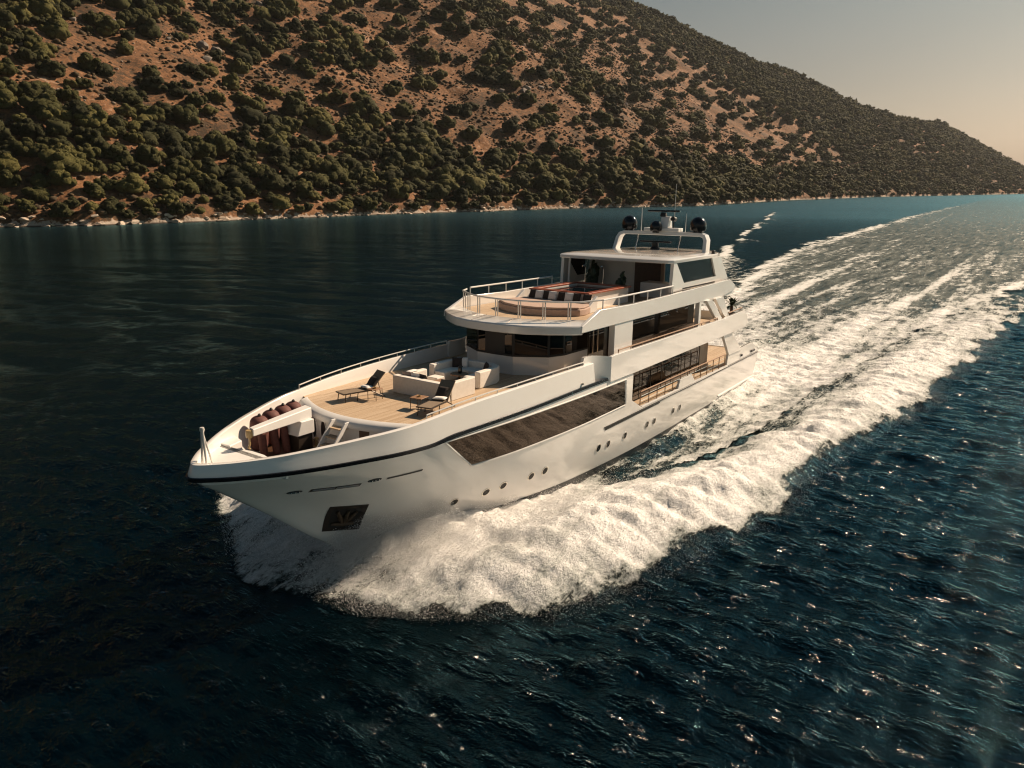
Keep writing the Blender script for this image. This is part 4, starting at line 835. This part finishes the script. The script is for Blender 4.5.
rd = part('radar', MB().lathe([(.3, 0), (.28, .12), (.2, .2), (.2, .42), (0, .43)], (9.4, .0, 10.06), 14), 'blackmat', ma); part('radar_bar', MB().box(9.32, 9.5, -1.0, 1.0, 10.5, 10.6), 'black', rd, bev=.03)
part('searchlight', MB().tube([(8.3, .62, 11.34), (8.3, .62, 11.75)], .04, 8).tube([(8.15, .62, 11.85), (8.5, .62, 11.88)], .14, 12), 'blackmat', ma)
part('antenna', MB().tube([(8.3, -1.5, 11.1), (8.3, -1.5, 12.5)], [.03, .02], 6), 'white', ma); part('antenna', MB().tube([(8.1, .55, 11.3), (8.1, .55, 13.9)], [.022, .010], 6), 'white', ma); part('antenna', MB().tube([(8.1, 1.3, 11.1), (8.1, 1.3, 12.2)], [.02, .012], 6), 'white', ma)
for y in (-1.5, 1.25): part('arch_strut', MB().tube([(9.0, y, 10.06), (8.6, y, 10.95)], .035, 8), 'steel', ma)

# ------------------------------------------------------------------ loose things on the yacht's decks
DK = 5.44
def at(x, y, z, a=0., tilt=None):
    M = YM @ Matrix.Translation((x, y, z)) @ Matrix.Rotation(a, 4, 'Z'); return M @ tilt if tilt is not None else M
def lounger(x, y, a, label):
    o = empty('sun_lounger', label, 'sun lounger', at(x, y, DK, a), 'sun loungers on the foredeck')
    part('frame', MB().box(0, 1.2, -.31, -.27, .30, .345).box(0, 1.2, .27, .31, .30, .345).box(0, .04, -.27, .27, .30, .345), 'taupe', o)
    part('seat', MB().box(.04, 1.18, -.27, .27, .322, .342), 'sling', o)
    ba = R(46); bx_, bz = math.cos(ba), math.sin(ba)
    part('backrest', MB().prism_y([(1.18, .33), (1.18 + .86 * bx_, .33 + .86 * bz), (1.18 + .86 * bx_ + .03, .33 + .86 * bz - .02), (1.21, .31)], -.29, .29), 'sling', o)
    for lx in (.12, .62): 
        for s in (-1, 1): part('leg', MB().tube([(lx, s * .28, .31), (lx - .05, s * .29, 0)], .018, 6), 'taupe', o)
    for s in (-1, 1): part('leg', MB().tube([(1.15, s * .28, .31), (1.75, s * .29, 0)], .02, 6), 'taupe', o)
    part('brace', MB().tube([(1.5, -.2, .72), (1.62, -.2, .1)], .015, 6).tube([(1.5, .2, .72), (1.62, .2, .1)], .015, 6), 'taupe', o)
    return o
def cushion(x, y, z, a, lean, size, m, label, group=None, name='cushion'):
    w_, h_, t_ = size; mb = MB(); n_ = 9; top = []; bot = []
    for i in range(n_):
        for j in range(n_):
            u, v = i / (n_ - 1) * 2 - 1, j / (n_ - 1) * 2 - 1; b_ = max(0, (1 - u ** 4) * (1 - v ** 4)) ** .6; k_ = 1 - .07 * (1 - abs(u * v)) * (abs(u) ** 3 + abs(v) ** 3) * .5
            top.append((t_ / 2 * b_, u * w_ / 2 * k_, h_ / 2 * (1 + v * k_))); bot.append((-t_ / 2 * b_, u * w_ / 2 * k_, h_ / 2 * (1 + v * k_)))
    f = lambda o_, fl: [((i * n_ + j + o_), ((i + 1) * n_ + j + o_), ((i + 1) * n_ + j + 1 + o_), (i * n_ + j + 1 + o_))[::fl] for i in range(n_ - 1) for j in range(n_ - 1)]
    mb.add(top + bot, f(0, 1) + f(n_ * n_, -1)); o = weld(mb).build(name, MT[m], None, 0, 60)
    o.matrix_world = at(x, y, z, a, Matrix.Rotation(lean, 4, 'Y')); return tag(o, label, 'cushion', group)
lounger(33.02, -1.52, R(180 - 15), 'taupe sun lounger on the foredeck by the far starboard rail')
lounger(32.62, 2.28, R(180 + 11), 'taupe sun lounger on the foredeck by the near port rail')
def cush_on(x0, y0, a, m1, l1, l2):
    ca, sa = math.cos(a), math.sin(a); q = lambda lx, ly: (x0 + lx * ca - ly * sa, y0 + lx * sa + ly * ca)
    x, y = q(1.27, .05); cushion(x, y, DK + .42, a, R(38), (.42, .42, .13), m1, l1); x, y = q(.98, -.04); o = cushion(x, y, DK + .42, a + .15, R(90), (.5, .3, .1), 'whitefab', l2, name='folded_towel'); o['category'] = 'towel'
cush_on(33.02, -1.52, R(165), 'darkfab', 'dark cushion leaning on the starboard sun lounger', 'rolled white towel on the starboard sun lounger')
cush_on(32.62, 2.28, R(191), 'darkfab', 'dark cushion leaning on the port sun lounger', 'rolled white towel on the port sun lounger')
for x, y, w_, lb in ((31.98, -.73, .42, 'small square wooden side table beside the starboard sun lounger'), (31.87, 1.4, .5, 'small square wooden side table beside the port sun lounger')):
    o = empty('side_table', lb, 'side table', at(x, y, DK, R(8)), 'side tables by the loungers'); h_ = w_ / 2
    part('tabletop', MB().box(-h_, h_, -h_, h_, .40, .43), 'wood', o, bev=.01)
    for a in (-1, 1):
        for b in (-1, 1): part('leg', MB().tube([(a * h_ * .9, b * h_ * .9, .40), (a * h_ * .9, b * h_ * .9, 0)], .014, 6), 'taupe', o)
    tb = tag(MB().lathe([(.05, 0), (.07, .02), (.075, .05), (.06, .05), (.05, .02), (0, .02)], n=14).build('small_bowl', MT['bronze']), 'small bronze bowl on the ' + lb.split(' beside ')[1].replace('the ', '') + ' side table', 'bowl'); tb.matrix_world = at(x, y, DK + .43)
# facing pair of deep cream sofas
o = empty('lounge_sofa', 'cream U-shaped sofa with its plain back towards the bow', 'sofa', at(0, 0, 0), 'cream sofas facing each other'); 
part('backrest', MB().box(30.46, 30.76, -1.0, 1.72, DK, 6.13).box(29.0, 30.45, 1.46, 1.72, DK, 6.12), 'cream', o, bev=.035, seg=3)
part('armrest', MB().box(29.0, 29.95, -1.0, -.74, DK, 6.11), 'cream', o, bev=.06, seg=3)
part('seat', MB().box(29.75, 30.45, -.73, 1.45, DK, 5.87).box(29.02, 29.74, .8, 1.45, DK, 5.87), 'cream', o, bev=.05, seg=3)
o = empty('lounge_sofa', 'cream curved U-shaped sofa close under the wheelhouse windows', 'sofa', at(0, 0, 0), 'cream sofas facing each other')
bk = [(28.3, -1.30), (27.2, -1.32), (26.75, -1.15), (26.45, -.7), (26.38, 0), (26.45, .75), (26.7, 1.2), (27.1, 1.38), (28.3, 1.4)]; bi = [(28.3, -1.02), (27.25, -1.03), (26.95, -.9), (26.72, -.55), (26.66, 0), (26.72, .6), (26.92, .95), (27.2, 1.1), (28.3, 1.12)]
part('backrest', MB().prism((bk + bi[::-1])[::-1], DK, 6.12), 'cream', o, bev=.05, seg=3)
part('seat', MB().prism(([(28.28, -1.0)] + [(x + .02, y * .99) for x, y in bi[1:-1]] + [(28.28, 1.1), (28.28, .52), (27.45, .5), (27.3, .2), (27.3, -.2), (27.42, -.45), (28.28, -.47)])[::-1], DK, 5.85), 'cream', o, bev=.05, seg=3)
o = tag(MB().prism([(29.05, -.75), (29.05, -.2), (28.55, -.2), (28.55, -.75)], DK, 5.80).build('ottoman', MT['cream'], None, .05), 'square cream ottoman between the two sofas', 'ottoman'); o.matrix_world = at(0, 0, 0)
o = empty('coffee_table', 'low round dark wood coffee table between the sofas', 'coffee table', at(27.9, .02, DK)); part('tabletop', MB().lathe([(0, .33), (.36, .33), (.38, .35), (.36, .38), (0, .38)], n=24), 'wood', o); part('base', MB().lathe([(.22, 0), (.2, .03), (.05, .05), (.05, .33), (0, .33)], n=14), 'taupe', o)
o = tag(MB().lathe([(.07, 0), (.09, .1), (.08, .24), (.06, .3), (.05, .3), (0, .28)], n=14).build('dark_vase', MT['black']), 'dark vase standing on the round coffee table', 'vase'); o.matrix_world = at(27.85, .02, DK + .38)
o = empty('low_table', 'low square wooden table beside the forward sofa seat', 'table', at(29.35, .3, DK)); part('tabletop', MB().box(-.3, .3, -.3, .3, .34, .37), 'wood', o, bev=.01)
for a in (-.26, .26):
    for b in (-.26, .26): part('leg', MB().tube([(a, b, 0), (a, b, .34)], .016, 6), 'taupe', o)
for x, y, a, m, lb in ((27.0, -.55, .5, 'whitefab', 'white cushion in the far corner of the curved sofa'), (27.15, -.68, .7, 'darkfab', 'dark cushion in front of the white one on the curved sofa'), (27.2, .8, -.7, 'darkfab', 'dark cushion at the port end of the curved sofa'),
                       (30.3, -.55, math.pi + .3, 'pad', 'beige cushion at the starboard end of the forward sofa'), (30.27, -.15, math.pi, 'whitefab', 'white cushion next to the beige one on the forward sofa'), (30.25, .25, math.pi - .2, 'darkfab', 'dark cushion in the middle of the forward sofa')):
    cushion(x, y, 5.86, a, R(-18) if a < 2 and a > -2 else R(-18), (.46, .42, .15), m, lb, 'cushions on the sofas')
o = cushion(29.5, -.87, 6.14, 0, R(90), (.25, .5, .06), 'whitefab', 'striped white throw over the starboard arm of the forward sofa', name='throw_blanket'); o['category'] = 'blanket'
for i, (y, m, lb) in enumerate(((-1.35, 'darkfab', 'dark cushion at the starboard end of the sundeck sunpad'), (-.95, 'whitefab', 'white cushion beside the starboard dark one on the sunpad'), (-.55, 'darkfab', 'dark cushion left of the middle of the sunpad'), (-.18, 'whitefab', 'white cushion in the middle of the sunpad'), (.3, 'darkfab', 'dark cushion right of the middle of the sunpad'), (.75, 'whitefab', 'white cushion between two dark ones on the port half of the sunpad'), (1.15, 'darkfab', 'dark cushion on the port half of the sunpad'), (1.75, 'darkfab', 'dark cushion against the port wing of the sunpad'))):
    cushion(20.52 + .03 * (i % 2), y, 8.15, (-.1, .12)[i % 2], R(-20), (.44, .42, .15), m, lb, 'cushions on the sundeck sunpad')
# fenders in the bow well
def fender(x, y, z0, r_, h_, lean, label, grp):
    prof = [(0, 0)] + [(r_ * math.sin(a), r_ * (1 - math.cos(a)) * .8) for a in np.linspace(.3, 1.57, 6)] + [(r_ * 1.02, h_ * .5)] + [(r_ * math.cos(a), h_ - r_ * .8 + r_ * .8 * math.sin(a)) for a in np.linspace(0, 1.35, 6)]
    o = empty('fender', label, 'fender', at(x, y, z0, 0, Matrix.Rotation(lean, 4, 'X')), grp); part('cover', MB().lathe(prof, n=20), 'fender', o); part('lanyard_eye', MB().lathe([(.05, 0), (.06, .06), (.03, .1), (0, .1)], (0, 0, h_ - .02), 10), 'blackmat', o)
for x, y, w_ in ((36.3, -2.02, 'foremost big'), (35.6, -2.32, 'second big'), (34.95, -2.5, 'third big'), (34.4, -2.62, 'aftmost big')): fender(x, y, 4.32, .31, 1.28, R(-8), f'{w_} maroon fender standing along the starboard bow bulwark', 'big fenders behind the crane boom')
for x, y, w_ in ((36.55, -1.35, 'foremost slim'), (36.15, -1.2, 'middle slim'), (35.85, -1.05, 'aftmost slim')): fender(x, y, 4.31, .13, .98, R(8), f'{w_} maroon fender upright under the white crane boom', 'slim fenders under the crane boom')
# plants
def bush(x, y, z, h_, r_, label):
    o = empty('potted_bush', label, 'potted plant', at(x, y, z), 'potted bushes by the pool'); part('pot', MB().lathe([(.16, 0), (.22, .3), (.2, .3), (.17, .26), (0, .26)], n=16), 'pot', o)
    V, F_ = crown(int(900 + x * 10 + y * 7), 2, 14, .12); V = V * np.array([r_, r_, (h_ - .25) / 1.2]) + np.array([0, 0, .24]); np_mesh('foliage', V, F_, MT['leafdark'], parent=o)
bush(12.5, -2.35, 7.74, 1.95, .42, 'tall dark potted bush against the white wall under the hardtop'); bush(15.2, -1.0, 7.74, 1.55, .42, 'round potted bush behind the pool on its starboard side'); bush(15.2, .75, 7.74, 1.5, .42, 'round potted bush behind the pool on its port side')
o = empty('potted_palm', 'spiky potted palm on the aft corner of the upper deck', 'potted plant', at(4.15, 3.15, DK) @ Matrix.Scale(1.35, 4)); part('pot', MB().lathe([(.2, 0), (.28, .42), (.25, .42), (.22, .38), (0, .38)], n=16), 'pot', o); part('trunk', MB().tube([(0, 0, .36), (.02, 0, .75)], [.09, .07], 8), 'darkwood', o)
fr = MB()
for i in range(22):
    a = i * 2.4; el = R(15 + (i * 37) % 65); L_ = .75; q = [Vector((0, 0, .75)) + Vector((math.cos(a) * math.cos(el) * t, math.sin(a) * math.cos(el) * t, math.sin(el) * t - .45 * t * t)) * L_ for t in np.linspace(0, 1, 5)]; sd_ = Vector((-math.sin(a), math.cos(a), 0))
    fr.loft([[tuple(p - sd_ * w_), tuple(p + Vector((0, 0, .01))), tuple(p + sd_ * w_)] for p, w_ in zip(q, (.02, .06, .07, .05, .004))])
part('frond', fr, 'leafdark', o)
